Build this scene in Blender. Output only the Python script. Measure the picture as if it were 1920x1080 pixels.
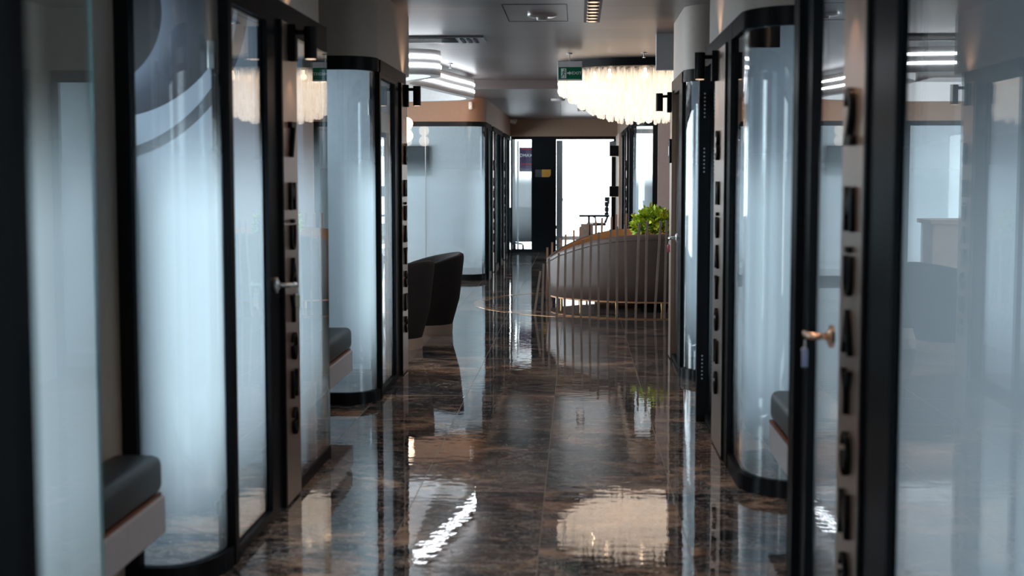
import bpy, bmesh, math, random
from mathutils import Vector, Matrix
random.seed(7)
for o in list(bpy.data.objects): bpy.data.objects.remove(o)
SC = bpy.context.scene
COL = SC.collection
PI = math.pi

# ------------------------------------------------------------------ camera
VX, VY, FPX, H = 1083.0, 330.0, 2667.0, 1.55
pitch = math.atan((540 - VY) / FPX)
yaw = math.atan((VX - 960) / FPX * math.cos(pitch))
cd = bpy.data.cameras.new('camera'); cam = bpy.data.objects.new('camera', cd); COL.objects.link(cam)
cd.sensor_width = 36; cd.lens = FPX / 1920 * 36
cam.location = (0, 0, H); cam.rotation_euler = (PI / 2 - pitch, 0, yaw)
cd.clip_start = 0.05; cd.clip_end = 200
cd.dof.use_dof = True; cd.dof.focus_distance = 15.0; cd.dof.aperture_fstop = 2.8
SC.camera = cam

# ------------------------------------------------------------------ world, colour
SC.view_settings.view_transform = 'Standard'; SC.view_settings.look = 'None'
SC.view_settings.gamma = 1.0; SC.view_settings.use_curve_mapping = False
SC.view_settings.exposure = 0.0
W = bpy.data.worlds.new('world'); SC.world = W; W.use_nodes = True
W.node_tree.nodes['Background'].inputs[0].default_value = (.55, .68, .85, 1)
W.node_tree.nodes['Background'].inputs[1].default_value = 0.25
try:
    cy = SC.cycles
    cy.max_bounces = 14; cy.transparent_max_bounces = 40; cy.glossy_bounces = 6; cy.diffuse_bounces = 4
    cy.transmission_bounces = 8; cy.use_denoising = True; cy.sample_clamp_indirect = 6.0
    cy.caustics_reflective = False; cy.caustics_refractive = False
except Exception: pass

def lamp(name, kind, loc, energy, color, rot=(0, 0, 0), **kw):
    l = bpy.data.lights.new(name, kind); l.energy = energy; l.color = color
    for k, v in kw.items(): setattr(l, k, v)
    o = bpy.data.objects.new(name, l); o.location = loc; o.rotation_euler = rot; COL.objects.link(o)
    return o

# ------------------------------------------------------------------ materials
def newmat(name):
    m = bpy.data.materials.new(name); m.use_nodes = True
    nt = m.node_tree; nt.nodes.clear()
    out = nt.nodes.new('ShaderNodeOutputMaterial')
    return m, nt, out
def N(nt, t, **kw):
    n = nt.nodes.new(t)
    for k, v in kw.items():
        if k == 'inp':
            for a, b in v.items(): n.inputs[a].default_value = b
        else: setattr(n, k, v)
    return n
def L(nt, a, b): nt.links.new(a, b)
def c4(c): return (c[0], c[1], c[2], 1)

def pbr(name, col, rough=.5, metal=0, spec=.5, coat=0, noise=0, nscale=20, bump=0, bscale=60, emit=None, es=0):
    m, nt, out = newmat(name)
    p = N(nt, 'ShaderNodeBsdfPrincipled'); L(nt, p.outputs[0], out.inputs[0])
    p.inputs['Base Color'].default_value = c4(col); p.inputs['Roughness'].default_value = rough
    p.inputs['Metallic'].default_value = metal; p.inputs['Specular IOR Level'].default_value = spec
    p.inputs['Coat Weight'].default_value = coat
    if emit: p.inputs['Emission Color'].default_value = c4(emit); p.inputs['Emission Strength'].default_value = es
    tc = N(nt, 'ShaderNodeTexCoord')
    nz = N(nt, 'ShaderNodeTexNoise', inp={'Scale': nscale, 'Detail': 4.0}); L(nt, tc.outputs['Object'], nz.inputs['Vector'])
    r = N(nt, 'ShaderNodeValToRGB')
    k = noise if noise else .04
    r.color_ramp.elements[0].position = .3; r.color_ramp.elements[1].position = .7
    r.color_ramp.elements[0].color = c4([x * (1 - k) for x in col]); r.color_ramp.elements[1].color = c4([min(1, x * (1 + k)) for x in col])
    L(nt, nz.outputs['Fac'], r.inputs['Fac']); L(nt, r.outputs[0], p.inputs['Base Color'])
    if bump:
        b = N(nt, 'ShaderNodeBump', inp={'Strength': bump, 'Distance': .002})
        n2 = N(nt, 'ShaderNodeTexNoise', inp={'Scale': bscale, 'Detail': 3.0}); L(nt, tc.outputs['Object'], n2.inputs['Vector'])
        L(nt, n2.outputs['Fac'], b.inputs['Height']); L(nt, b.outputs[0], p.inputs['Normal'])
    return m

def schlick(nt, base=.045):
    g = N(nt, 'ShaderNodeNewGeometry')
    d = N(nt, 'ShaderNodeVectorMath', operation='DOT_PRODUCT'); L(nt, g.outputs['Normal'], d.inputs[0]); L(nt, g.outputs['Incoming'], d.inputs[1])
    a = N(nt, 'ShaderNodeMath', operation='ABSOLUTE'); L(nt, d.outputs['Value'], a.inputs[0])
    s = N(nt, 'ShaderNodeMath', operation='SUBTRACT'); s.inputs[0].default_value = 1; L(nt, a.outputs[0], s.inputs[1]); s.use_clamp = True
    p = N(nt, 'ShaderNodeMath', operation='POWER'); L(nt, s.outputs[0], p.inputs[0]); p.inputs[1].default_value = 5
    m = N(nt, 'ShaderNodeMath', operation='MULTIPLY_ADD'); L(nt, p.outputs[0], m.inputs[0]); m.inputs[1].default_value = 1 - base; m.inputs[2].default_value = base
    return m.outputs[0], g

def glassmat(name, frost=False, tint=(.93, .97, .98), base=.045, fcol=(.80, .91, .97)):
    m, nt, out = newmat(name)
    F, g = schlick(nt, base)
    gl = N(nt, 'ShaderNodeBsdfGlossy', inp={'Roughness': .0, 'Color': (1, 1, 1, 1)})
    tr = N(nt, 'ShaderNodeBsdfTransparent', inp={'Color': c4(tint)})
    body = tr.outputs[0]
    if frost:
        sep = N(nt, 'ShaderNodeSeparateXYZ'); L(nt, g.outputs['Position'], sep.inputs[0])
        def ss(a, b):
            mr = N(nt, 'ShaderNodeMapRange', interpolation_type='SMOOTHSTEP', inp={'From Min': a, 'From Max': b, 'To Min': 0.0, 'To Max': 1.0})
            L(nt, sep.outputs['Z'], mr.inputs['Value']); return mr.outputs[0]
        up = ss(.02, .75); dn = ss(1.82, 1.36)
        mu = N(nt, 'ShaderNodeMath', operation='MULTIPLY'); L(nt, up, mu.inputs[0]); L(nt, dn, mu.inputs[1])
        m2 = N(nt, 'ShaderNodeMath', operation='MULTIPLY'); L(nt, mu.outputs[0], m2.inputs[0]); m2.inputs[1].default_value = .97
        tl = N(nt, 'ShaderNodeBsdfTranslucent', inp={'Color': c4(fcol)})
        df = N(nt, 'ShaderNodeBsdfDiffuse', inp={'Color': c4(fcol)})
        a = N(nt, 'ShaderNodeMixShader', inp={0: .2}); L(nt, tl.outputs[0], a.inputs[1]); L(nt, df.outputs[0], a.inputs[2])
        b = N(nt, 'ShaderNodeMixShader'); L(nt, m2.outputs[0], b.inputs[0]); L(nt, tr.outputs[0], b.inputs[1]); L(nt, a.outputs[0], b.inputs[2])
        body = b.outputs[0]
    mx = N(nt, 'ShaderNodeMixShader'); L(nt, F, mx.inputs[0]); L(nt, body, mx.inputs[1]); L(nt, gl.outputs[0], mx.inputs[2])
    L(nt, mx.outputs[0], out.inputs[0])
    return m

def emis(name, col, st):
    m, nt, out = newmat(name)
    e = N(nt, 'ShaderNodeEmission', inp={'Color': c4(col), 'Strength': st}); L(nt, e.outputs[0], out.inputs[0])
    return m

M = {}
M['black'] = pbr('black_metal', (.006, .007, .009), .34, 0, .12, noise=.15)
def blackmetal():
    m, nt, out = newmat('black_metal')
    F, g = schlick(nt, .03)
    a = N(nt, 'ShaderNodeMath', operation='MULTIPLY_ADD'); L(nt, F, a.inputs[0]); a.inputs[1].default_value = .16; a.inputs[2].default_value = .015
    d = N(nt, 'ShaderNodeBsdfDiffuse', inp={'Color': (.007, .008, .010, 1)}); gl = N(nt, 'ShaderNodeBsdfGlossy', inp={'Roughness': .25})
    mx = N(nt, 'ShaderNodeMixShader'); L(nt, a.outputs[0], mx.inputs[0]); L(nt, d.outputs[0], mx.inputs[1]); L(nt, gl.outputs[0], mx.inputs[2]); L(nt, mx.outputs[0], out.inputs[0])
    return m
M['black'] = blackmetal()
M['blackmatte'] = pbr('black_board', (.006, .0065, .008), .7, 0, .1)
M['leather'] = pbr('black_leather', (.012, .013, .016), .45, bump=.3, bscale=300)
M['velvet'] = pbr('dark_fabric', (.016, .011, .010), .75, bump=.4, bscale=400, noise=.2)
M['taupe'] = pbr('taupe_leather', (.115, .078, .066), .42, bump=.3, bscale=8, noise=.12, nscale=4)
M['orange'] = pbr('tan_leather', (.62, .27, .095), .5, bump=.2, bscale=200)
M['fascia'] = pbr('taupe_paint', (.44, .37, .32), .55)
M['fasciafar'] = pbr('warm_lit_paint', (.36, .22, .15), .55)  # far fascia brown, with the orange of the warm lighting mixed into the colour
M['alcove'] = pbr('alcove_paint', (.30, .26, .22), .6)
M['white'] = pbr('white_paint', (.62, .66, .70), .6)
M['room'] = pbr('room_paint', (.34, .38, .42), .6)
M['pink'] = pbr('rose_paint', (.60, .42, .37), .6)
M['bronze'] = pbr('bronze_panel', (.25, .165, .12), .32, .7, noise=.08, nscale=3)
M['silver'] = pbr('brushed_steel', (.72, .73, .75), .28, 1)
M['copper'] = pbr('copper_metal', (.85, .52, .36), .25, 1)
M['gold'] = pbr('gold_edge', (.75, .50, .22), .3, 1)
M['rod'] = pbr('rod_metal', (.50, .37, .30), .32, .6, noise=.1)
M['rodw'] = pbr('rod_wood', (.50, .29, .19), .4, .3)
M['benchw'] = pbr('bench_white', (.50, .50, .54), .4)
M['benchtrim'] = pbr('bench_wood', (.16, .055, .03), .5)
M['chairbase'] = pbr('chair_plinth', (.48, .36, .29), .4)
M['wood'] = pbr('desk_wood', (.42, .30, .24), .45, noise=.15, nscale=8)
M['duct'] = pbr('grey_metal', (.22, .23, .25), .4)
M['plastic'] = pbr('white_plastic', (.75, .73, .72), .4)
M['leafA'] = pbr('leaf_green', (.30, .50, .04), .45, noise=.3, nscale=30)
M['leafB'] = pbr('leaf_lime', (.62, .72, .06), .45, noise=.2, nscale=30)
M['leafC'] = pbr('leaf_dark', (.07, .20, .025), .45)
M['exitgreen'] = pbr('exit_green', (.0, .16, .07), .35)
M['exitwhite'] = pbr('exit_white', (.85, .9, .88), .4)
M['screen'] = pbr('dark_screen', (.02, .025, .03), .2)
M['tagpink'] = pbr('tag_pink', (.75, .20, .28), .35)
M['tagyellow'] = pbr('tag_yellow', (.75, .74, .50), .35)
M['tagblue'] = pbr('tag_blue', (.45, .50, .75), .35)
M['logogold'] = pbr('logo_gold', (.55, .26, .04), .4)
M['logogrey'] = pbr('logo_grey', (.05, .055, .06), .4)
M['brass'] = pbr('brass_inlay', (.62, .34, .16), .10, .55)
M['glass'] = glassmat('clear_glass')
M['frost'] = glassmat('frosted_glass', True)
M['edge'] = pbr('glass_edge', (.14, .27, .28), .2)
M['skyL'] = emis('overcast_daylight_left', (.80, .93, 1.0), 10.5)
M['skyR'] = emis('overcast_daylight_right', (.76, .89, 1.0), 5.2)
M['skyN'] = emis('overcast_daylight_near_left', (.80, .93, 1.0), 4.5)
M['skyS'] = emis('overcast_daylight_near_right', (.80, .90, 1.0), 2.4)
M['skyF'] = emis('overcast_daylight_far', (.90, .96, 1.0), 4.5)
M['ledw'] = emis('led_white', (.88, .94, 1.0), 14.0)
M['globe'] = emis('lit_globe', (1.0, .74, .54), 5.0)
M['spotlens'] = emis('spot_lens', (1.0, .72, .5), 1.5)

def ceilmat():
    m, nt, out = newmat('ceiling_panels')
    p = N(nt, 'ShaderNodeBsdfPrincipled'); L(nt, p.outputs[0], out.inputs[0])
    g = N(nt, 'ShaderNodeNewGeometry')
    mp = N(nt, 'ShaderNodeMapping'); mp.inputs['Scale'].default_value = (.25, 3.0, 1); L(nt, g.outputs['Position'], mp.inputs[0])
    nz = N(nt, 'ShaderNodeTexNoise', inp={'Scale': 1.6, 'Detail': 3.0}); L(nt, mp.outputs[0], nz.inputs['Vector'])
    r = N(nt, 'ShaderNodeValToRGB'); r.color_ramp.elements[0].color = (.15, .122, .118, 1); r.color_ramp.elements[1].color = (.215, .175, .168, 1)
    L(nt, nz.outputs['Fac'], r.inputs[0])
    sep = N(nt, 'ShaderNodeSeparateXYZ'); L(nt, g.outputs['Position'], sep.inputs[0])
    dv = N(nt, 'ShaderNodeMath', operation='DIVIDE'); L(nt, sep.outputs['Y'], dv.inputs[0]); dv.inputs[1].default_value = 1.2
    fr = N(nt, 'ShaderNodeMath', operation='FRACT'); L(nt, dv.outputs[0], fr.inputs[0])
    lt = N(nt, 'ShaderNodeMath', operation='LESS_THAN'); L(nt, fr.outputs[0], lt.inputs[0]); lt.inputs[1].default_value = .012
    mx = N(nt, 'ShaderNodeMix', data_type='RGBA'); L(nt, lt.outputs[0], mx.inputs[0]); L(nt, r.outputs[0], mx.inputs[6]); mx.inputs[7].default_value = (.04, .04, .045, 1)
    L(nt, mx.outputs[2], p.inputs['Base Color'])
    p.inputs['Roughness'].default_value = .34; p.inputs['Specular IOR Level'].default_value = .5
    b = N(nt, 'ShaderNodeBump', inp={'Strength': .35, 'Distance': .006}); L(nt, nz.outputs['Fac'], b.inputs['Height']); L(nt, b.outputs[0], p.inputs['Normal'])
    return m
M['ceil'] = ceilmat()

TW, TL, TX, TY = .625, 1.02, -.155, 5.88     # tile width, length and one known corner
def floormat():
    m, nt, out = newmat('polished_marble_tiles')
    p = N(nt, 'ShaderNodeBsdfPrincipled'); L(nt, p.outputs[0], out.inputs[0])
    g = N(nt, 'ShaderNodeNewGeometry')
    sep = N(nt, 'ShaderNodeSeparateXYZ'); L(nt, g.outputs['Position'], sep.inputs[0])
    def mth(op, a, b=None, c=None):
        n = N(nt, 'ShaderNodeMath', operation=op)
        for i, v in enumerate((a, b, c)):
            if v is None: continue
            if isinstance(v, (int, float)): n.inputs[i].default_value = v
            else: L(nt, v, n.inputs[i])
        return n.outputs[0]
    u = mth('DIVIDE', mth('SUBTRACT', sep.outputs['X'], TX), TW); v = mth('DIVIDE', mth('SUBTRACT', sep.outputs['Y'], TY), TL)
    fu, fv = mth('FLOOR', u), mth('FLOOR', v)
    cb = N(nt, 'ShaderNodeCombineXYZ'); L(nt, fu, cb.inputs[0]); L(nt, fv, cb.inputs[1])
    wn = N(nt, 'ShaderNodeTexWhiteNoise', noise_dimensions='3D'); L(nt, cb.outputs[0], wn.inputs['Vector'])
    # veins: each tile samples its own piece of stone
    off = N(nt, 'ShaderNodeVectorMath', operation='SCALE'); L(nt, wn.outputs['Color'], off.inputs[0]); off.inputs['Scale'].default_value = 9.0
    ad = N(nt, 'ShaderNodeVectorMath', operation='ADD'); L(nt, g.outputs['Position'], ad.inputs[0]); L(nt, off.outputs[0], ad.inputs[1])
    mp = N(nt, 'ShaderNodeMapping'); mp.inputs['Rotation'].default_value = (0, 0, .6); mp.inputs['Scale'].default_value = (1.0, 1.5, 1); L(nt, ad.outputs[0], mp.inputs[0])
    wz = N(nt, 'ShaderNodeTexNoise', inp={'Scale': 2.2, 'Detail': 5.0}); L(nt, mp.outputs[0], wz.inputs['Vector'])
    wv = N(nt, 'ShaderNodeVectorMath', operation='SCALE'); L(nt, wz.outputs['Color'], wv.inputs[0]); wv.inputs['Scale'].default_value = 1.1
    ad2 = N(nt, 'ShaderNodeVectorMath', operation='ADD'); L(nt, mp.outputs[0], ad2.inputs[0]); L(nt, wv.outputs[0], ad2.inputs[1])
    n1 = N(nt, 'ShaderNodeTexNoise', inp={'Scale': 1.25, 'Detail': 9.0, 'Roughness': .66, 'Distortion': .8}); L(nt, ad2.outputs[0], n1.inputs['Vector'])
    r1 = N(nt, 'ShaderNodeValToRGB'); cr = r1.color_ramp
    cr.elements[0].position = .36; cr.elements[0].color = (.012, .015, .022, 1)
    cr.elements[1].position = .80; cr.elements[1].color = (.48, .39, .33, 1)
    e = cr.elements.new(.48); e.color = (.026, .028, .035, 1)
    e = cr.elements.new(.55); e.color = (.13, .092, .072, 1)
    e = cr.elements.new(.63); e.color = (.36, .235, .165, 1)
    L(nt, n1.outputs['Fac'], r1.inputs[0])
    n2 = N(nt, 'ShaderNodeTexNoise', inp={'Scale': 1.9, 'Detail': 8.0, 'Roughness': .6, 'Distortion': 2.2}); L(nt, ad2.outputs[0], n2.inputs['Vector'])
    d = mth('ABSOLUTE', mth('SUBTRACT', n2.outputs['Fac'], .5))
    vein = N(nt, 'ShaderNodeMapRange', inp={'From Min': .0, 'From Max': .011, 'To Min': .6, 'To Max': 0.0}); L(nt, d, vein.inputs['Value'])
    mx = N(nt, 'ShaderNodeMix', data_type='RGBA'); L(nt, vein.outputs[0], mx.inputs[0]); L(nt, r1.outputs[0], mx.inputs[6]); mx.inputs[7].default_value = (.55, .50, .46, 1)
    n3 = N(nt, 'ShaderNodeTexNoise', inp={'Scale': 3.1, 'Detail': 9.0, 'Roughness': .7, 'Distortion': 1.6}); L(nt, ad2.outputs[0], n3.inputs['Vector'])
    d3 = mth('ABSOLUTE', mth('SUBTRACT', n3.outputs['Fac'], .52))
    v3 = N(nt, 'ShaderNodeMapRange', inp={'From Min': .0, 'From Max': .022, 'To Min': .60, 'To Max': 0.0}); L(nt, d3, v3.inputs['Value'])
    mx3 = N(nt, 'ShaderNodeMix', data_type='RGBA'); L(nt, v3.outputs[0], mx3.inputs[0]); L(nt, mx.outputs[2], mx3.inputs[6]); mx3.inputs[7].default_value = (.44, .39, .36, 1)
    mx = mx3
    # joints
    gu = mth('LESS_THAN', mth('ABSOLUTE', mth('SUBTRACT', mth('FRACT', mth('ADD', u, .5)), .5)), .0028)
    gv = mth('LESS_THAN', mth('ABSOLUTE', mth('SUBTRACT', mth('FRACT', mth('ADD', v, .5)), .5)), .0026)
    gj = mth('MAXIMUM', gu, gv)
    mj = N(nt, 'ShaderNodeMix', data_type='RGBA'); L(nt, gj, mj.inputs[0]); L(nt, mx.outputs[2], mj.inputs[6]); mj.inputs[7].default_value = (.16, .12, .10, 1)
    L(nt, mj.outputs[2], p.inputs['Base Color'])
    p.inputs['Roughness'].default_value = .012; p.inputs['Specular IOR Level'].default_value = .6
    rj = mth('MULTIPLY_ADD', gj, .4, .012); L(nt, rj, p.inputs['Roughness'])
    # polish waviness plus a tiny tilt per tile
    mw = N(nt, 'ShaderNodeMapping'); mw.inputs['Scale'].default_value = (1.0, 1.6, 1); L(nt, g.outputs['Position'], mw.inputs[0])
    nw = N(nt, 'ShaderNodeTexNoise', inp={'Scale': 9.0, 'Detail': 1.5, 'Roughness': .5}); L(nt, mw.outputs[0], nw.inputs['Vector'])
    sw = N(nt, 'ShaderNodeSeparateColor'); L(nt, wn.outputs['Color'], sw.inputs[0])
    tilt = mth('ADD', mth('MULTIPLY', mth('SUBTRACT', sw.outputs[0], .5), mth('FRACT', u)), mth('MULTIPLY', mth('SUBTRACT', sw.outputs[1], .5), mth('FRACT', v)))
    hgt = mth('ADD', nw.outputs['Fac'], mth('MULTIPLY', tilt, 3.0))
    b = N(nt, 'ShaderNodeBump', inp={'Strength': 1.0, 'Distance': .0005}); L(nt, hgt, b.inputs['Height']); L(nt, b.outputs[0], p.inputs['Normal'])
    return m
M['floor'] = floormat()

def muralmat():
    # printed wall graphic inside the first room: dark disc, pale ring, navy field, grey band
    m, nt, out = newmat('mural_print')
    p = N(nt, 'ShaderNodeBsdfPrincipled', inp={'Roughness': .5}); L(nt, p.outputs[0], out.inputs[0])
    g = N(nt, 'ShaderNodeNewGeometry')
    def ring(cx, cz):
        s = N(nt, 'ShaderNodeVectorMath', operation='SUBTRACT'); L(nt, g.outputs['Position'], s.inputs[0]); s.inputs[1].default_value = (cx, 7.55, cz)
        mp = N(nt, 'ShaderNodeVectorMath', operation='MULTIPLY'); L(nt, s.outputs[0], mp.inputs[0]); mp.inputs[1].default_value = (1, 0, 1)
        l = N(nt, 'ShaderNodeVectorMath', operation='LENGTH'); L(nt, mp.outputs[0], l.inputs[0]); return l.outputs['Value']
    k = 7.5 / 2667
    d1 = ring((150 - VX) * k, H + (VY - 20) * k); d2 = ring((190 - VX) * k, H + (VY + 30) * k); d3 = ring((150 - VX) * k, H + (VY + 5) * k)
    r1 = N(nt, 'ShaderNodeValToRGB'); r1.color_ramp.interpolation = 'LINEAR'
    cr = r1.color_ramp; cr.elements[0].position = 0; cr.elements[0].color = (.004, .005, .008, 1)
    cr.elements[1].position = 1; cr.elements[1].color = (.010, .013, .022, 1)
    for pos, c in ((.412, (.004, .005, .008)), (.417, (.13, .155, .21)), (.52, (.035, .042, .065)), (.66, (.010, .012, .020))):
        e = cr.elements.new(pos); e.color = c4(c)
    L(nt, d1, r1.inputs[0])
    ge = N(nt, 'ShaderNodeMath', operation='GREATER_THAN'); L(nt, d2, ge.inputs[0]); ge.inputs[1].default_value = 250 * k
    mx = N(nt, 'ShaderNodeMix', data_type='RGBA'); L(nt, ge.outputs[0], mx.inputs[0]); L(nt, r1.outputs[0], mx.inputs[6]); mx.inputs[7].default_value = (.27, .31, .37, 1)
    s = N(nt, 'ShaderNodeMath', operation='SUBTRACT'); L(nt, d3, s.inputs[0]); s.inputs[1].default_value = 303 * k
    a = N(nt, 'ShaderNodeMath', operation='ABSOLUTE'); L(nt, s.outputs[0], a.inputs[0])
    lt = N(nt, 'ShaderNodeMath', operation='LESS_THAN'); L(nt, a.outputs[0], lt.inputs[0]); lt.inputs[1].default_value = 10 * k
    mu = N(nt, 'ShaderNodeMath', operation='MULTIPLY'); L(nt, lt.outputs[0], mu.inputs[0]); L(nt, ge.outputs[0], mu.inputs[1])
    m2 = N(nt, 'ShaderNodeMix', data_type='RGBA'); L(nt, mu.outputs[0], m2.inputs[0]); L(nt, mx.outputs[2], m2.inputs[6]); m2.inputs[7].default_value = (.05, .055, .07, 1)
    L(nt, m2.outputs[2], p.inputs['Base Color'])
    return m
M['mural'] = muralmat()

def crystalmat():
    # crystal tubes of the lit chandelier: clear, reflective and glowing
    m, nt, out = newmat('lit_crystal')
    F, g = schlick(nt, .08)
    gl = N(nt, 'ShaderNodeBsdfGlossy', inp={'Roughness': .05, 'Color': (1, 1, 1, 1)})
    tr = N(nt, 'ShaderNodeBsdfTransparent', inp={'Color': (1, .97, .93, 1)})
    em = N(nt, 'ShaderNodeEmission', inp={'Color': (1, .83, .69, 1), 'Strength': 1.6})
    ad = N(nt, 'ShaderNodeAddShader')
    nz = N(nt, 'ShaderNodeTexNoise', inp={'Scale': 30.0, 'Detail': 2.0}); mpn = N(nt, 'ShaderNodeMapping'); mpn.inputs['Scale'].default_value = (1, 1, .12)
    L(nt, g.outputs['Position'], mpn.inputs[0]); L(nt, mpn.outputs[0], nz.inputs['Vector'])
    mr = N(nt, 'ShaderNodeMapRange', inp={'From Min': .38, 'From Max': .62, 'To Min': .05, 'To Max': .70}); L(nt, nz.outputs['Fac'], mr.inputs['Value'])
    sz = N(nt, 'ShaderNodeSeparateXYZ'); L(nt, g.outputs['Position'], sz.inputs[0])
    mz = N(nt, 'ShaderNodeMapRange', inp={'From Min': 2.73, 'From Max': 2.45, 'To Min': .15, 'To Max': 1.0}); L(nt, sz.outputs['Z'], mz.inputs['Value'])
    mm = N(nt, 'ShaderNodeMath', operation='MULTIPLY'); L(nt, mr.outputs[0], mm.inputs[0]); L(nt, mz.outputs[0], mm.inputs[1])
    b = N(nt, 'ShaderNodeMixShader'); L(nt, mm.outputs[0], b.inputs[0]); L(nt, tr.outputs[0], b.inputs[1]); L(nt, em.outputs[0], b.inputs[2])
    mx = N(nt, 'ShaderNodeMixShader'); L(nt, F, mx.inputs[0]); L(nt, b.outputs[0], mx.inputs[1]); L(nt, gl.outputs[0], mx.inputs[2])
    L(nt, mx.outputs[0], out.inputs[0])
    return m
M['crystal'] = crystalmat()
M['bulb'] = emis('chandelier_bulb', (1.0, .80, .62), 8.0)

# ------------------------------------------------------------------ mesh helpers
def nb(): return bmesh.new()
def box(bm, x0, x1, y0, y1, z0, z1, bev=0, mi=0):
    r = bmesh.ops.create_cube(bm, size=1); vs = r['verts']
    for v in vs: v.co = Vector(((x0 + x1) / 2 + v.co.x * (x1 - x0), (y0 + y1) / 2 + v.co.y * (y1 - y0), (z0 + z1) / 2 + v.co.z * (z1 - z0)))
    fs = set(f for v in vs for f in v.link_faces)
    for f in fs: f.material_index = mi
    if bev:
        es = list(set(e for v in vs for e in v.link_edges))
        r = bmesh.ops.bevel(bm, geom=es, offset=bev, segments=3, profile=.5, affect='EDGES')
        for f in r['faces']: f.material_index = mi
    return bm
def cyl(bm, p0, p1, r0, r1=None, seg=16, caps=True):
    p0, p1 = Vector(p0), Vector(p1); r1 = r0 if r1 is None else r1
    d = p1 - p0; q = d.to_track_quat('Z', 'Y').to_matrix().to_4x4()
    bmesh.ops.create_cone(bm, cap_ends=caps, segments=seg, radius1=r0, radius2=r1, depth=d.length, matrix=Matrix.Translation((p0 + p1) / 2) @ q)
    return bm
def tube(bm, pts, r, seg=10):
    pts = [Vector(p) for p in pts]; rings = []
    for i, p in enumerate(pts):
        t = (pts[min(i + 1, len(pts) - 1)] - pts[max(i - 1, 0)]).normalized()
        q = t.to_track_quat('Z', 'Y'); rr = r[i] if isinstance(r, (list, tuple)) else r
        rings.append([bm.verts.new(p + q @ Vector((rr * math.cos(2 * PI * k / seg), rr * math.sin(2 * PI * k / seg), 0))) for k in range(seg)])
    for a, b in zip(rings, rings[1:]):
        for k in range(seg): bm.faces.new((a[k], a[(k + 1) % seg], b[(k + 1) % seg], b[k]))
    bm.faces.new(rings[0][::-1]); bm.faces.new(rings[-1])
    return bm
def wallpath(bm, pts, z0, z1, th, closed=False, frost_side=None):
    """vertical slab following a plan path; pts on the outer face, th goes to the left of travel"""
    n = len(pts); P = [Vector((p[0], p[1], 0)) for p in pts]; I = []
    for i in range(n):
        if closed: a, b = P[i - 1], P[(i + 1) % n]
        else: a, b = P[max(i - 1, 0)], P[min(i + 1, n - 1)]
        d1 = (P[i] - a); d2 = (b - P[i])
        d1 = d1.normalized() if d1.length > 1e-9 else d2.normalized(); d2 = d2.normalized() if d2.length > 1e-9 else d1
        t = (d1 + d2).normalized(); nn = Vector((-t.y, t.x, 0)); k = max(.35, t.dot(d1)); I.append(P[i] + nn * th / k)
    def z(v, h): return (v.x, v.y, h)
    h0 = z0 if callable(z0) else (lambda p: z0); h1 = z1 if callable(z1) else (lambda p: z1)
    oa = [bm.verts.new(z(P[i], h0(P[i]))) for i in range(n)]; ob = [bm.verts.new(z(P[i], h1(P[i]))) for i in range(n)]
    ia = [bm.verts.new(z(I[i], h0(P[i]))) for i in range(n)]; ib = [bm.verts.new(z(I[i], h1(P[i]))) for i in range(n)]
    m = n if closed else n - 1
    for i in range(m):
        j = (i + 1) % n
        f = bm.faces.new((oa[i], oa[j], ob[j], ob[i])); f.material_index = 0
        f = bm.faces.new((ia[j], ia[i], ib[i], ib[j])); f.material_index = 1 if frost_side else 0
        bm.faces.new((ob[i], ob[j], ib[j], ib[i])).material_index = 2 if frost_side else 0
        bm.faces.new((oa[j], oa[i], ia[i], ia[j])).material_index = 2 if frost_side else 0
    if not closed:
        bm.faces.new((oa[0], ob[0], ib[0], ia[0])).material_index = 2 if frost_side else 0
        bm.faces.new((oa[-1], ia[-1], ib[-1], ob[-1])).material_index = 2 if frost_side else 0
    return bm
def lathe(bm, prof, cx, cy, seg=40, sx=1, sy=1, a0=0, a1=2 * PI):
    full = abs(a1 - a0 - 2 * PI) < 1e-6; n = seg if full else seg + 1; rings = []
    for k in range(n):
        a = a0 + (a1 - a0) * k / seg
        rings.append([bm.verts.new((cx + r * sx * math.cos(a), cy + r * sy * math.sin(a), z)) for r, z in prof])
    for k in range(seg):
        A, B = rings[k], rings[(k + 1) % n]
        for i in range(len(prof) - 1):
            try: bm.faces.new((A[i], B[i], B[i + 1], A[i + 1]))
            except Exception: pass
    return bm
def obj(name, bm, mats, parent=None, smooth=False, origin=None, autosmooth=False):
    bmesh.ops.recalc_face_normals(bm, faces=bm.faces)
    if parent is not None:
        W0 = Vector((0, 0, 0)); q = parent
        while q: W0 += Vector(q.location); q = q.parent
        base = W0
    else:
        if origin is None:
            xs = [v.co.x for v in bm.verts]; ys = [v.co.y for v in bm.verts]; zs = [v.co.z for v in bm.verts]
            origin = ((min(xs) + max(xs)) / 2, (min(ys) + max(ys)) / 2, min(zs))
        base = Vector(origin)
    bmesh.ops.translate(bm, verts=bm.verts, vec=-base)
    me = bpy.data.meshes.new(name); 
    if smooth:
        for f in bm.faces: f.smooth = True
    if autosmooth:
        for f in bm.faces: f.smooth = True
        for e in bm.edges:
            if len(e.link_faces) == 2 and e.calc_face_angle(0) > .6: e.smooth = False
    bm.to_mesh(me); bm.free()
    for k in (mats if isinstance(mats, (list, tuple)) else [mats]): me.materials.append(M[k])
    o = bpy.data.objects.new(name, me); COL.objects.link(o)
    if parent is not None: o.parent = parent
    else: o.location = base
    return o
def tag(o, label=None, cat=None, group=None, kind=None):
    if label: o['label'] = label
    if cat: o['category'] = cat
    if group: o['group'] = group
    if kind: o['kind'] = kind
    return o
def thing(name, label, cat, loc, group=None, kind=None):
    o = bpy.data.objects.new(name, None); COL.objects.link(o); o.location = loc; o.empty_display_size = .1
    return tag(o, label, cat, group, kind)
def struct(name, bm, mats, **kw):
    return tag(obj(name, bm, mats, **kw), kind='structure')
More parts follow.
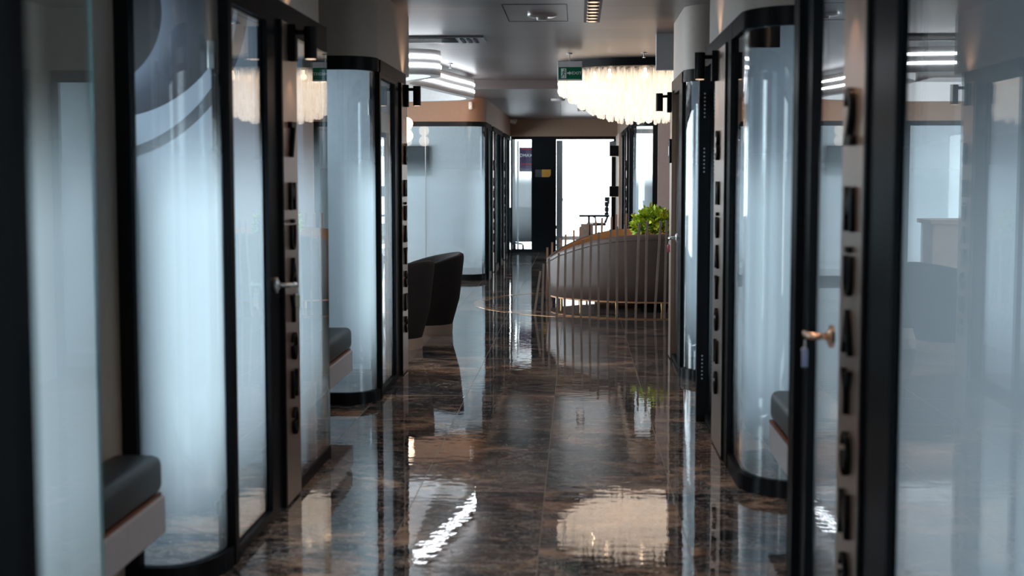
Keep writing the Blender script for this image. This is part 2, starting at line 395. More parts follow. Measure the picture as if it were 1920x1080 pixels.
def bx(name, m, parent, x0, x1, y0, y1, z0, z1, bev=0, **kw): return obj(name, box(nb(), x0, x1, y0, y1, z0, z1, bev), m, parent, **kw)

# text as solid geometry
def textmesh(s, size, depth, bold=0.0):
    cu = bpy.data.curves.new('text', 'FONT'); cu.body = s; cu.size = size; cu.extrude = depth / 2; cu.align_x = 'CENTER'; cu.offset = bold
    cu.resolution_u = 4
    o = bpy.data.objects.new('text', cu); COL.objects.link(o)
    dg = bpy.context.evaluated_depsgraph_get(); me = bpy.data.meshes.new_from_object(o.evaluated_get(dg))
    bpy.data.objects.remove(o); return me
def text_obj(name, s, height, depth, mat, parent, center, facing, bold=0.0, edge=None, xstretch=1.0):
    """facing: '+X', '-X' or '-Y'; centre of the back plane at `center` (world)"""
    me = textmesh(s, 1.0, .1, bold)
    zs = [v.co.y for v in me.vertices]; xs = [v.co.x for v in me.vertices]; k = height / (max(zs) - min(zs))
    cx, cyy = (max(xs) + min(xs)) / 2, (max(zs) + min(zs)) / 2
    base = Vector((0, 0, 0)); q = parent
    while q: base += Vector(q.location); q = q.parent
    for v in me.vertices:
        a = (v.co.x - cx) * k * xstretch; b = (v.co.y - cyy) * k; c = (v.co.z + .05) * depth / .1
        if facing == '+X': w = Vector((c, a, b))
        elif facing == '-X': w = Vector((-c, -a, b))
        else: w = Vector((a, -c, b))
        v.co = w + Vector(center) - base
    me.name = name; me.materials.clear(); me.materials.append(M[mat])
    o = bpy.data.objects.new(name, me); COL.objects.link(o); o.parent = parent
    return o

# ------------------------------------------------------------------ structure
CZ, CZ2 = 2.82, 2.70
struct('floor', box(nb(), -6, 6, -2, 36, -.1, 0), 'floor')
struct('ceiling', box(nb(), -6, 6, -2, 19.0, CZ, CZ + .1), 'ceil')
struct('ceiling', box(nb(), -6, 6, 19.0, 36, CZ2, CZ + .1), 'ceil')
struct('wall_back', box(nb(), -6, 6, -2.1, -2, 0, CZ), 'white')
struct('wall_left', box(nb(), -6.1, -6, -2, 36, 0, CZ), 'white')
struct('wall_right', box(nb(), 6, 6.1, -2, 36, 0, CZ), 'white')
GT, FT = 2.26, 2.35      # glass top, frame top
wn = [0]
def window(side, x, y0, y1, z0, z1, m):
    wn[0] += 1
    w = thing('window_%d' % wn[0], None, None, (x, (y0 + y1) / 2, z0), kind='structure')
    obj('window_pane', box(nb(), x - .01, x + .01, y0, y1, z0, z1), m, w)
    b = nb()
    for yy in (y0, (y0 + y1) / 2, y1): box(b, x - .03, x + .03, yy - .03, yy + .03, z0, z1)
    for zz in (z0, z1): box(b, x - .03, x + .03, y0, y1, zz - .03, zz + .03)
    obj('window_frame', b, 'black', w)

XL, XR = 1.36, .80       # corridor planes of the glass rooms, left (negative) and right
def P(side, a, y):       # a = distance behind the corridor plane
    return ((-(XL + a)) if side < 0 else (XR + a), y)
def curve_path(side, a_back, r, ry, yf, n=10):
    """front face from the alcove to the corridor plane with a rounded corner"""
    pts = [P(side, a_back, yf)]
    for k in range(n + 1):
        t = PI / 2 * k / n
        pts.append(P(side, r - r * math.sin(t), yf + ry - ry * math.cos(t)))
    return pts
def orient(side, pts): return pts if side < 0 else pts[::-1]
def rail(name, side, pts, z0, z1, th, m, parent, **kw):
    # thickness always goes into the room
    return obj(name, wallpath(nb(), orient(side, pts), z0, z1, th), m, parent, autosmooth=True, **kw)
def pane(side, pts, parent, z0=.07, z1=GT, m=('glass', 'frost', 'edge')):
    q = [(x - side * 0, y) for x, y in pts]
    return obj('glass_pane', wallpath(nb(), orient(side, q), z0, z1, .010, frost_side=True), m, parent, autosmooth=True)

def curved_front(side, name_label, back, r, ry, yf, ypost, wpost=.06, backpost=True):
    """curved glass corner of a room that faces the viewer"""
    g = thing('glass_partition', name_label, 'glass partition', (P(side, back / 2, yf)[0], yf, 0))
    pts = curve_path(side, back, r, ry, yf)
    if ypost > yf + ry + .02: pts.append(P(side, 0, ypost))
    rail('bottom_rail', side, pts, 0, .08, .045, 'black', g)
    rail('top_rail', side, pts, GT, FT, .045, 'black', g)
    gp = [(x - (0 if abs(y - yf) < 1e-6 else 0), y) for x, y in pts]
    ins = [P(side, (abs(x) - (XL if side < 0 else XR)) + (.018 if y > yf + ry * .5 else .010), y + (.012 if y < yf + ry * .5 else 0)) for x, y in pts]
    pane(side, ins, g, .08, GT)
    x0 = P(side, 0, 0)[0]; x1 = P(side, .06, 0)[0]
    bx('post', 'black', g, min(x0, x1) - .005, max(x0, x1) + .005, ypost, ypost + wpost, 0, GT)
    if backpost:
        xb = P(side, back, 0)[0]; xc = P(side, back - .055, 0)[0]
        bx('post', 'black', g, min(xb, xc), max(xb, xc), yf - .02, yf + .05, .0, GT)
    return g

dn = [0]
def door(side, y0, y1, ybar0, ybar1, hinge_y, handle=None, thick=.03):
    """glass door on the corridor plane; the wide black stile between ybar0 and ybar1"""
    dn[0] += 1
    xa, xb = P(side, .002, 0)[0], P(side, .045, 0)[0]; x0, x1 = min(xa, xb), max(xa, xb)
    d = thing('door_%d' % dn[0], None, None, (xa, (y0 + y1) / 2, 0), kind='structure')
    bx('door_stile', 'black', d, x0, x1, ybar0, ybar1, .012, GT)
    lo, hi = (y0, ybar0) if abs(ybar1 - y1) < .2 else (ybar1, y1)
    b = nb(); box(b, x0, x1, lo, hi, .012, .05); box(b, x0, x1, lo, hi, GT - .03, GT)
    obj('door_rail', b, 'black', d)
    pane(side, [P(side, .02, lo), P(side, .02, hi)], d, .05, GT - .03)
    for z in (.26, 2.02):
        b = nb(); xh = P(side, .065, 0)[0]
        box(b, xh - .012, xh + .012, hinge_y - .035, hinge_y + .035, z - .055, z + .055, .004)
        cyl(b, (xh - side * .018, hinge_y, z - .06), (xh - side * .018, hinge_y, z + .06), .009)
        obj('hinge', b, 'silver', d, autosmooth=True)
    return d

def handle(d, side, y, z, m, dirn=1):
    x = P(side, 0, 0)[0]; s = -side
    b = nb(); cyl(b, (x, y, z), (x + s * .012, y, z), .036, seg=24); cyl(b, (x + s * .012, y, z), (x + s * .02, y, z), .03, .02, seg=24)
    obj('handle_rose', b, m, d, autosmooth=True)
    b = nb(); tube(b, [(x + s * .015, y, z), (x + s * .05, y, z), (x + s * .064, y + dirn * .012, z), (x + s * .07, y + dirn * .05, z - .002), (x + s * .068, y + dirn * .13, z - .004)], [.011, .011, .012, .011, .009], 12)
    obj('handle', b, m, d, smooth=True)

def keyring(x, y, z, m, label, rot=0):
    t = thing('key_tag', label, 'key tag', (x, y, z))
    b = nb(); pts = [(x, y + .012 * math.cos(a), z - .012 + .014 * math.sin(a)) for a in [2 * PI * k / 16 for k in range(17)]]
    tube(b, pts, .0016, 6); obj('ring', b, 'silver', t, smooth=True)
    b = nb(); box(b, x - .010, x + .010, y - .003, y + .003, z - .085, z - .028, .0028); obj('tag', b, m, t, autosmooth=True)
    b = nb(); box(b, x - .003, x + .001, y + .004, y + .007, z - .075, z - .025, .0005); cyl(b, (x - .001, y + .0035, z - .03), (x - .001, y + .0075, z - .03), .010, seg=14)
    obj('key', b, 'silver', t)
    return t

LET = [(1.455, 'M'), (1.275, 'Ü'), (1.10, 'A'), (.925, 'Y'), (.745, 'Ə'), (.565, 'N'), (.387, 'Ə')]
def sign_panel(side, y0, y1, digit, label, detail=True, zs=None):
    xa, xb = P(side, -.012, 0)[0], P(side, .045, 0)[0]
    t = thing('letter_panel', label, 'sign panel', (xa, (y0 + y1) / 2, 0))
    obj('panel', box(nb(), min(xa, xb), max(xa, xb), y0, y1, .01, GT, .003), 'bronze', t)
    b = nb()
    bx('edge_strip', 'black', t, min(xa, xb) - .003, max(xa, xb) + .003, y0 - .03, y0, .01, GT)
    f = '+X' if side < 0 else '-X'; yc = (y0 + y1) / 2
    x = xa
    text_obj('numeral', digit, .165, .02, 'black', t, (x, yc, 1.72), f, .012)
    for z, s in LET:
        text_obj('letter', s, .13 if s != 'Ü' else .145, .015, 'black', t, (x, yc, z), f, .012, xstretch=.9)
    return t

def wall_lamp(side, y, z, label, power=7.0):
    x = P(side, -.012, 0)[0]; s = -side
    t = thing('wall_lamp', label, 'wall lamp', (x, y, z - .08), 'cylinder wall lamps above the letter panels')
    b = nb(); box(b, min(x, x + s * .035), max(x, x + s * .035), y - .03, y + .03, z - .085, z + .085, .004); obj('back_plate', b, 'black', t)
    b = nb(); cyl(b, (x + s * .03, y, z + .05), (x + s * .08, y, z + .05), .012, seg=12); obj('arm', b, 'black', t)
    b = nb(); cyl(b, (x + s * .10, y, z - .075), (x + s * .10, y, z + .075), .03, seg=24); obj('lamp_shade', b, 'black', t, autosmooth=True)
    b = nb(); cyl(b, (x + s * .10, y, z - .0765), (x + s * .10, y, z - .0752), .024, seg=20); obj('lens', b, 'spotlens', t)
    lamp('up_light', 'SPOT', (x + s * .10, y, z + .08), power * .8, (1, .68, .45), rot=(PI, 0, 0), spot_size=1.9, spot_blend=.7, shadow_soft_size=.015)
    l = lamp('spot_light', 'SPOT', (x + s * .10, y, z - .08), power, (1, .66, .42), rot=(0, (s * .22), 0), spot_size=1.35, spot_blend=.5, shadow_soft_size=.015)
    return t

# --- left: first room next to the camera
g = thing('glass_partition', 'long clear glass pane with green cut edge at far left of the corridor', 'glass partition', (-XL, 3.2, 0))
rail('bottom_rail', -1, [(-XL, 2.3), (-XL, 4.0)], 0, .05, .03, 'black', g)
pane(-1, [(-XL - .01, 2.3), (-XL - .01, 4.0)], g, .05, GT)
d = thing('door_9', None, None, (-.8, 1.47, 0), kind='structure')   # a leaf standing open beside the camera
bx('door_stile', 'black', d, -.72, -.580, 1.44, 1.49, .01, GT)
bx('door_stile', 'black', d, -XL - .02, -1.28, 1.44, 1.49, .01, GT)
bx('door_rail', 'black', d, -1.28, -.72, 1.45, 1.48, .01, .10); bx('door_rail', 'black', d, -1.28, -.72, 1.45, 1.48, GT - .08, GT)
obj('glass_pane', wallpath(nb(), [(-1.28, 1.46), (-.72, 1.46)], .10, GT - .08, .01, frost_side=True), ('glass', 'frost', 'edge'), d)

# --- left rooms with panels
g = curved_front(-1, 'curved frosted glass room corner behind the nearest bench, left side', .33, .20, .34, 5.18, 5.52)
d = door(-1, 5.58, 6.45, 6.24, 6.45, 5.55); handle(d, -1, 6.33, 1.06, 'silver')
keyring(-XL + .078, 6.46, 1.035, 'tagyellow', 'key with pale yellow tag hanging from the door lever beside panel 7')
sign_panel(-1, 6.49, 6.83, '7', 'bronze letter panel numbered 7, black letters stacked down, left wall')
wall_lamp(-1, 6.66, 2.17, 'black cylinder wall lamp on top of panel 7, left wall')
g = thing('glass_partition', 'glass pane right of panel 7 that mirrors the chandelier', 'glass partition', (-XL, 7.2, 0))
rail('bottom_rail', -1, [(-XL, 6.86), (-XL, 7.74)], 0, .06, .045, 'black', g)
rail('top_rail', -1, [(-XL, 6.86), (-XL, 7.74)], GT - .04, FT, .045, 'black', g)
pane(-1, [(-XL - .005, 6.86), (-XL - .005, 7.75)], g, .06, GT - .04)
# header over the door and panel
for side, a, b_ in ((-1, 5.5, 6.86), (-1, 9.84, 11.3), (1, 3.5, 5.3), (1, 7.5, 9.05), (1, 11.1, 12.3)):
    struct('trim_1', wallpath(nb(), orient(side, [P(side, 0, a), P(side, 0, b_)]), GT, FT, .05), 'black')

g = curved_front(-1, 'curved frosted glass room corner behind the second bench, left side', .41, .22, .26, 9.50, 9.76)
d = door(-1, 9.82, 10.86, 10.62, 10.86, 9.80)
sign_panel(-1, 10.90, 11.25, '8', 'bronze letter panel beside the two armchairs, numbered 8')
wall_lamp(-1, 11.08, 2.17, 'black cylinder wall lamp nearest the white wavy ceiling light, left wall')

# --- right rooms
g = thing('glass_partition', 'large bluish glass pane filling the right edge, beside panel 2', 'glass partition', (XR, 2.6, 0))
rail('bottom_rail', 1, [(XR, 1.4), (XR, 3.63)], 0, .05, .03, 'black', g)
pane(1, [(XR + .01, 1.4), (XR + .01, 3.63)], g, .05, GT)
bx('post', 'black', g, XR - .005, XR + .06, 3.63, 3.94, 0, GT)
sign_panel(1, 3.97, 4.30, '2', 'bronze letter panel numbered 2, nearest panel on the right wall')
d = door(1, 4.32, 5.28, 4.32, 4.34, 5.16)
bx('door_stile', 'black', d, XR + .002, XR + .045, 4.96, 5.08, .012, GT)
handle(d, 1, 4.46, 1.05, 'copper', 1)
wall_lamp(1, 4.13, 2.17, 'black cylinder wall lamp above the number 2 panel, nearest on the right')
keyring(XR - .078, 4.52, 1.03, 'tagblue', 'key with blue edged tag hanging from the copper lever at panel 2')
bx('door_frame', 'black', d, XR - .02, XR + .05, 5.12, 5.24, 0, GT)

g = curved_front(1, 'curved frosted glass room corner beside the right hand bench', .46, .26, .32, 6.80, 7.52, .16)
sign_panel(1, 7.72, 8.30, '3', 'bronze letter panel numbered 3 on the right wall')
wall_lamp(1, 8.15, 2.17, 'black cylinder wall lamp on top of panel 3, right wall')
d = door(1, 8.32, 8.95, 8.32, 8.34, 8.9)
db = bx('door_frame', 'black', d, XR - .045, XR + .05, 8.95, 9.02, 0, GT - .03)
b = nb()
for z0 in (2.06, 1.72, .42):
    for k in range(7): cyl(b, (XR - .012, 8.951, z0 - k * .024), (XR - .012, 8.9485, z0 - k * .024), .0055, seg=10)
obj('screw', b, 'silver', d)

g = curved_front(1, 'curved frosted glass room corner farthest along before the lobby, right side', .46, .20, .25, 10.72, 10.98, .30)
d = door(1, 11.30, 12.02, 11.30, 11.36, 11.42); handle(d, 1, 11.40, 1.06, 'silver', -1)
for z in (2.0, 1.66):
    pass
keyring(XR - .078, 11.28, 1.035, 'tagpink', 'key with pink tag hanging from the farthest silver lever on the right')
t = thing('letter_panel', 'slim bronze panel with a black plate at the last right room', 'sign panel', (XR, 12.1, 0))
bx('panel', 'bronze', t, XR - .012, XR + .045, 12.02, 12.28, .01, GT)
bx('plate', 'black', t, XR - .03, XR - .012, 12.04, 12.20, 1.66, 1.86)
b = nb(); box(b, XR - .033, XR - .030, 12.08, 12.14, 1.72, 1.80); obj('mark', b, 'silver', t)
wall_lamp(1, 12.14, 2.17, 'black cylinder wall lamp below the chandelier edge, last on right wall')

# room outlines above the glass, alcove walls and partitions
def fascia(side, pts, m='fascia', z0=FT, z1=None):
    return struct('trim_2', wallpath(nb(), orient(side, pts), z0, CZ if z1 is None else z1, .06), m, autosmooth=True)
def outline(side, a_back, r, ry, yf, yend, rend=True):
    o = curve_path(side, a_back, r, ry, yf)
    if rend:
        e = curve_path(side, a_back, r, ry, yf)[1:]
        e = [(x, yend - (y - yf)) for x, y in e][::-1]
        o += e + [P(side, a_back, yend)]
    else: o += [P(side, 0, yend)]
    return o
fascia(-1, [P(-1, 0, -1.5), P(-1, 0, 3.85), P(-1, .12, 4.0), P(-1, .33, 4.02)])
fascia(-1, outline(-1, .33, .20, .34, 5.18, 7.78))
fascia(-1, outline(-1, .41, .22, .26, 9.50, 11.75)[:-1] + [P(-1, 3.2, 11.75)])
fascia(1, [P(1, 0, -1.5), P(1, 0, 5.2), P(1, .12, 5.3), P(1, .46, 5.31)])
fascia(1, outline(1, .46, .26, .32, 6.80, 9.1))
fascia(1, outline(1, .46, .20, .25, 10.72, 12.32)[:-1] + [P(1, 3.2, 12.32)])
def alcove(side, a, y0, y1):
    x = P(side, a, 0)[0]; struct('wall_left' if side < 0 else 'wall_right', box(nb(), min(x, x + side * .1), max(x, x + side * .1), y0, y1, 0, CZ), 'alcove')
alcove(-1, .33, 3.98, 5.22); alcove(-1, .41, 7.72, 9.62)
alcove(1, .46, 5.24, 6.86); alcove(1, .46, 9.05, 10.78)
def cross(side, y, a0, m='room', th=.08):
    xa, xb = P(side, a0, 0)[0], side * 6
    struct('wall_left' if side < 0 else 'wall_right', box(nb(), min(xa, xb), max(xa, xb), y, y + th, 0, CZ), m)
cross(-1, 4.02, .45); struct('wall_left', box(nb(), -6, -1.46, 7.55, 7.60, 0, CZ), 'mural')
struct('wall_left', box(nb(), -6, -1.77, 7.62, 7.68, 0, CZ), 'white')
cross(-1, 9.5, .5); cross(-1, 11.30, .08); cross(-1, 5.20, .5)
cross(1, 5.30, .1); cross(1, 6.78, .5); cross(1, 9.04, .1); cross(1, 10.70, .5); cross(1, 12.20, .1)
def room_ceiling(side, y0, y1):
    xa, xb = P(side, .07, 0)[0], side * 5.9
    struct('ceiling', box(nb(), min(xa, xb), max(xa, xb), y0, y1, 2.55, 2.58), 'ceil')
for y0, y1 in ((-1.9, 3.95), (5.6, 7.5), (9.85, 11.28)): room_ceiling(-1, y0, y1)
for y0, y1 in ((-1.9, 5.2), (7.2, 9.0), (11.1, 12.18)): room_ceiling(1, y0, y1)
# outside windows of each room and of the lobby
for y0, y1 in ((-1, 3.8), (5.6, 7.4), (9.7, 11.2)): window(-1, -4.3, y0, y1, .3, 2.38, 'skyN' if y0 < 0 else 'skyL')
for y0, y1 in ((0, 5.1), (7.0, 8.9), (10.9, 12.1)): window(1, 4.2, y0, y1, .3, 2.38, 'skyS' if y0 < 1 else 'skyR')
window(-1, -5.95, 12.3, 20.5, .5, 2.4, 'skyL')

# --- far rooms, beyond the lobby
def far_front(side, yf, back, r, label, frost_x):
    g = thing('glass_partition', label, 'glass partition', (P(side, back / 2, yf)[0], yf, 0))
    pts = curve_path(side, back, r, r, yf)
    rail('bottom_rail', side, pts, 0, .09, .05, 'black', g); rail('top_rail', side, pts, GT + .02, FT, .05, 'black', g)
    ins = [P(side, abs(x) - (XL if side < 0 else XR) + .015, y + .012) for x, y in pts]
    pane(side, ins, g, .09, GT + .02)
    x0 = P(side, 0, 0)[0]; x1 = P(side, .07, 0)[0]
    bx('post', 'black', g, min(x0, x1), max(x0, x1), yf + r, yf + r + .12, 0, FT)
    return g
g = far_front(-1, 21.0, 2.6, .30, 'wide frosted glass wall behind the two dark armchairs', 0)
bx('post', 'black', g, -3.2, -3.14, 21.0, 21.06, 0, FT)
for xx in (-2.25,): bx('joint', 'silver', g, xx, xx + .008, 20.995, 21.02, .09, GT)
g = far_front(1, 21.0, .30, .26, 'narrow curved frosted glass beneath the chandelier, right side', 0)
bx('post', 'black', g, 1.10, 1.17, 20.98, 21.06, 0, FT)
struct('wall_right', box(nb(), 1.17, 6, 20.9, 21.0, 0, CZ), 'pink')
struct('trim_3', wallpath(nb(), outline(-1, 3.5, .30, .30, 21.0, 29.0, False), FT, CZ, .06), 'fasciafar', autosmooth=True)
struct('trim_3', wallpath(nb(), orient(1, outline(1, .37, .26, .26, 21.0, 29.0, False)), FT, CZ, .06), 'fasciafar', autosmooth=True)
struct('trim_3', box(nb(), -XL, XR, 29.0, 29.1, FT, CZ), 'fasciafar')
for i, (y0, y1, lab) in enumerate(((22.62, 23.06, 'bronze letter panel nearest of the two far down the left wall'), (26.0, 26.5, 'bronze letter panel nearest the far glass door, left wall'))):
    sign_panel(-1, y0, y1, '9' if i == 0 else '8', lab)
y = 21.42
for i, (y0, y1) in enumerate(((21.42, 22.57), (23.1, 24.6), (24.7, 25.97), (26.5, 27.8), (27.86, 28.95))):
    g = thing('glass_partition', 'clear glass bay with black post far down the left corridor wall', 'glass partition', (-XL, (y0 + y1) / 2, 0), 'glass bays far down the left wall')
    rail('bottom_rail', -1, [(-XL, y0), (-XL, y1)], 0, .06, .045, 'black', g); rail('top_rail', -1, [(-XL, y0), (-XL, y1)], GT, FT, .045, 'black', g)
    pane(-1, [(-XL - .015, y0), (-XL - .015, y1)], g, .06, GT)
    bx('post', 'black', g, -XL - .05, -XL + .03, y0 - .03, y0 + .10, 0, GT)
for y0, y1 in ((21.4, 22.85), (23.45, 24.8), (24.9, 26.5)):
    g = thing('glass_partition', 'glass bay with black posts far down the right corridor wall', 'glass partition', (XR, (y0 + y1) / 2, 0), 'glass bays far down the right wall')
    rail('bottom_rail', 1, [(XR, y0), (XR, y1)], 0, .06, .045, 'black', g); rail('top_rail', 1, [(XR, y0), (XR, y1)], GT, FT, .045, 'black', g)
    pane(1, [(XR + .015, y0), (XR + .015, y1)], g, .06, GT)
    bx('post', 'black', g, XR - .03, XR + .05, y0 - .03, y0 + .12, 0, GT)
sign_panel(1, 22.95, 23.35, '4', 'bronze letter panel beneath the chandelier, far down the right wall')
# slatted wall panel with box lamps
b = nb()
for k in range(40): box(b, XR - .03, XR + .0, 26.6 + k * .06, 26.6 + k * .06 + .038, 0, FT + .0)
box(b, XR, XR + .05, 26.55, 29.0, 0, FT)
M['slat'] = pbr('slat_wood', (.62, .44, .34), .5, noise=.12)
tag(obj('slatted_panel', b, 'slat'), 'pale ribbed wooden wall panel beside the far glass door', 'wall panel')
for z, lab in ((2.02, 'upper black box lamp on the pale ribbed panel'), (1.26, 'lower black box lamp on the pale ribbed panel')):
    t = thing('box_lamp', lab, 'wall lamp', (XR - .1, 27.0, z), 'box lamps on the ribbed panel')
    bx('lamp_body', 'black', t, XR - .20, XR - .03, 26.9, 27.10, z - .1, z + .1, .006)
    bx('lens', 'spotlens', t, XR - .17, XR - .06, 26.95, 27.05, z - .103, z - .1005)
    lamp('box_light', 'SPOT', (XR - .115, 27.0, z - .11), 12, (1, .7, .48), spot_size=1.6, spot_blend=.8, shadow_soft_size=.04)
lamp('box_light', 'SPOT', (XR - .115, 27.0, 2.13), 6, (1, .7, .48), rot=(PI, 0, 0), spot_size=1.6, spot_blend=.8, shadow_soft_size=.04)

# --- end of the corridor, y = 29
YE = 29.0
def zE(y): return H + (VY - y) * YE / FPX
def xE(x): return (x - VX) * YE / FPX
g = thing('glass_partition', 'black framed glass end wall left of the open glass door', 'glass partition', (-1.0, YE, 0))
bx('top_rail', 'black', g, -XL, XR, YE, YE + .06, zE(262), FT)
bx('post', 'black', g, -XL, xE(961), YE, YE + .06, 0, zE(262))
bx('solid_panel', 'blackmatte', g, xE(997), xE(1041), YE, YE + .06, 0, zE(262))
bx('bottom_rail', 'black', g, xE(961), xE(997), YE, YE + .06, 0, .06)
obj('glass_pane', wallpath(nb(), [(xE(961), YE + .03), (xE(997), YE + .03)], .06, zE(262), .01, frost_side=True), ('glass', 'frost', 'edge'), g)
b = nb(); x0, x1 = xE(1016), xE(1033); z0, z1 = zE(332), zE(318)
b = box(nb(), x0, x1, YE - .012, YE, z0, z1)
t = thing('wall_logo', 'orange and dark grey square emblem on the black end wall', 'wall emblem', (x0, YE, z0))
vs = []
bb = nb(); pts = [(x0, z0), (x1 - .05, z0), (x1 - .015, z0 + .015), (x1, z0 + .05), (x1, z1), (x0, z1)]; b.free()
f1 = [bb.verts.new((x, YE - .012, z)) for x, z in pts]; f2 = [bb.verts.new((x, YE - .001, z)) for x, z in pts]
bb.faces.new(f1); bb.faces.new(f2[::-1])
for i in range(len(pts)): j = (i + 1) % len(pts); bb.faces.new((f1[i], f2[i], f2[j], f1[j]))
obj('orange_square', bb, 'logogold', t)
bx('grey_square', 'logogrey', t, xE(1004), x0 - .004, YE - .012, YE - .001, z0, z1)
d = thing('door_10', None, None, (0, YE, 0), kind='structure')
bx('door_frame', 'black', d, xE(1041), xE(1043) , YE, YE + .06, 0, zE(262))
bx('door_frame', 'black', d, xE(1150), XR, YE, YE + .06, 0, zE(262))
bx('door_stile', 'duct', d, xE(1043.5), xE(1055), YE + .02, YE + .05, 0, zE(264))
bx('door_closer', 'duct', d, xE(1142), xE(1156), YE - .05, YE, zE(276), zE(266))
# open leaf turned back into the room beyond
obj('glass_pane', wallpath(nb(), [(xE(1143), YE + .05), (xE(1150) + .05, YE + .9)], .02, GT, .01, frost_side=True), ('glass', 'frost', 'edge'), d)
bx('door_stile', 'black', d, xE(1146), xE(1151), YE - .01, YE + .05, 0, GT)
struct('wall_far', box(nb(), -6, 6, 35.9, 36, 0, CZ), 'white')
window(1, 0, 0, 0, 0, 0, 'skyF') if False else None
wn[0] += 1
w = thing('window_%d' % wn[0], None, None, (0, 35.6, .3), kind='structure')
obj('window_pane', box(nb(), -3.2, 3.2, 35.7, 35.72, .05, 2.6), 'skyF', w)
b = nb()
for xx in (-3.2, -1.6, 3.2): box(b, xx - .04, xx + .04, 35.62, 35.70, .05, 2.6)
box(b, -3.2, 3.2, 35.62, 35.70, 0, .05); box(b, -3.2, 3.2, 35.62, 35.70, 2.6, 2.7)
obj('window_frame', b, 'plastic', w)
# poster seen through the narrow end pane
M['poster'] = pbr('poster_violet', (.07, .035, .11), .4, noise=.2, nscale=9)
M['posterred'] = pbr('poster_red', (.45, .04, .05), .4)
t = thing('poster', 'violet poster lettered DMAX behind the narrow end window', 'poster', (xE(985) * 1.05, 30.5, 1.3))
k = 30.5 / FPX
px = lambda x: (x - VX) * k; pz = lambda y: H + (VY - y) * k
bx('sheet', 'poster', t, px(974), px(1012), 30.5, 30.52, pz(322), pz(277))
text_obj('lettering', 'DMAX', .066, .006, 'exitwhite', t, (px(987), 30.5, pz(291.5)), '-Y', .004)
for zz, w0, w1 in ((279, 978, 1003), (302, 977, 1005), (307, 977, 1000)): bx('text_line', 'posterred' if zz != 302 else 'logogrey', t, px(w0), px(w1), 30.492, 30.5, pz(zz + 2), pz(zz))
bx('frame', 'silver', t, px(970), px(973), 30.48, 30.53, .0, pz(265))

# desk and office chairs beyond the door
t = thing('office_desk', 'dark desk with drawer pedestal in the bright room beyond the door', 'desk', (.3, 31.2, 0))
k = 31.2 / FPX
bx('desk_top', 'blackmatte', t, px(1086) * 31.2 / 30.5, .95, 31.0, 31.6, .66, .695)
bx('leg', 'blackmatte', t, px(1102) * 1.023, px(1106) * 1.023, 31.2, 31.26, 0, .66)
bx('leg', 'blackmatte', t, .86, .9, 31.2, 31.26, 0, .66)
bx('pedestal', 'wood', t, px(1089) * 1.023, px(1112) * 1.023, 31.22, 31.55, .05, .50)
def office_chair(x, y, face, label, white=False):
    t = thing('office_chair', label, 'office chair', (x, y, 0))
    b = nb()
    box(b, x - .22, x + .22, y - .22, y + .22, .44, .50, .025); obj('seat', b, 'leather', t)
    b = nb(); tube(b, [(x + face * .2, y, .5), (x + face * .25, y, .62), (x + face * .24, y, .85), (x + face * .30, y, 1.08)], [.03, .025, .03, .02], 8)
    for zz, ww in ((.68, .2), (.8, .21), (.92, .2), (1.03, .16)): box(b, x + face * .24 - .05, x + face * .24 + .04, y - ww, y + ww, zz - .05, zz + .05, .015)
    obj('backrest', b, 'leather', t)
    b = nb(); cyl(b, (x, y, .1), (x, y, .45), .025); obj('column', b, 'blackmatte', t)
    for sy in (-1, 1):
        b = nb(); tube(b, [(x, y + sy * .24, .47), (x - face * .02, y + sy * .27, .62), (x - face * .10, y + sy * .27, .66), (x + face * .1, y + sy * .27, .66)], .017, 8); obj('armrest', b, 'leather', t)
    for k in range(5):
        a = k * 2 * PI / 5; q = (x + .27 * math.cos(a), y + .27 * math.sin(a))
        b = nb(); tube(b, [(x, y, .12), (q[0], q[1], .07)], [.022, .014], 8); cyl(b, (q[0] - .018, q[1], .03), (q[0] + .018, q[1], .03), .03, seg=12); obj('base_leg', b, 'blackmatte', t)
    return t
office_chair(.42, 31.7 + .4, 1, 'black office chair behind the dark desk beyond the door')
office_chair(-.62, 30.2, 1, 'black office chair partly hidden left of the open door')
office_chair(-1.45, 30.9, -1, 'black office chair base behind the narrow end window')

# ------------------------------------------------------------------ lobby
# benches in the alcoves
def bench(side, a0, a1, y0, y1, label):
    xa, xb = P(side, a0, 0)[0], P(side, a1, 0)[0]; x0, x1 = min(xa, xb), max(xa, xb)
    t = thing('wall_bench', label, 'bench', ((x0 + x1) / 2, (y0 + y1) / 2, .25))
    bx('base', 'benchw', t, x0, x1, y0, y1, .25, .39, .008)
    bx('trim', 'benchtrim', t, x0, x1 - .012 if side < 0 else x1, y0, y1 - .01, .388, .402)
    b = box(nb(), x0, x1, y0, y1 - .015, .402, .545, .036); obj('cushion', b, 'leather', t, autosmooth=True)
    return t
bench(-1, .14, .33, 4.02, 5.06, 'black cushioned white bench in the nearest left alcove')
bench(-1, .14, .41, 7.80, 9.40, 'black cushioned white bench in the second left alcove')
bench(1, .11, .46, 5.34, 6.72, 'black cushioned white bench in the right alcove')

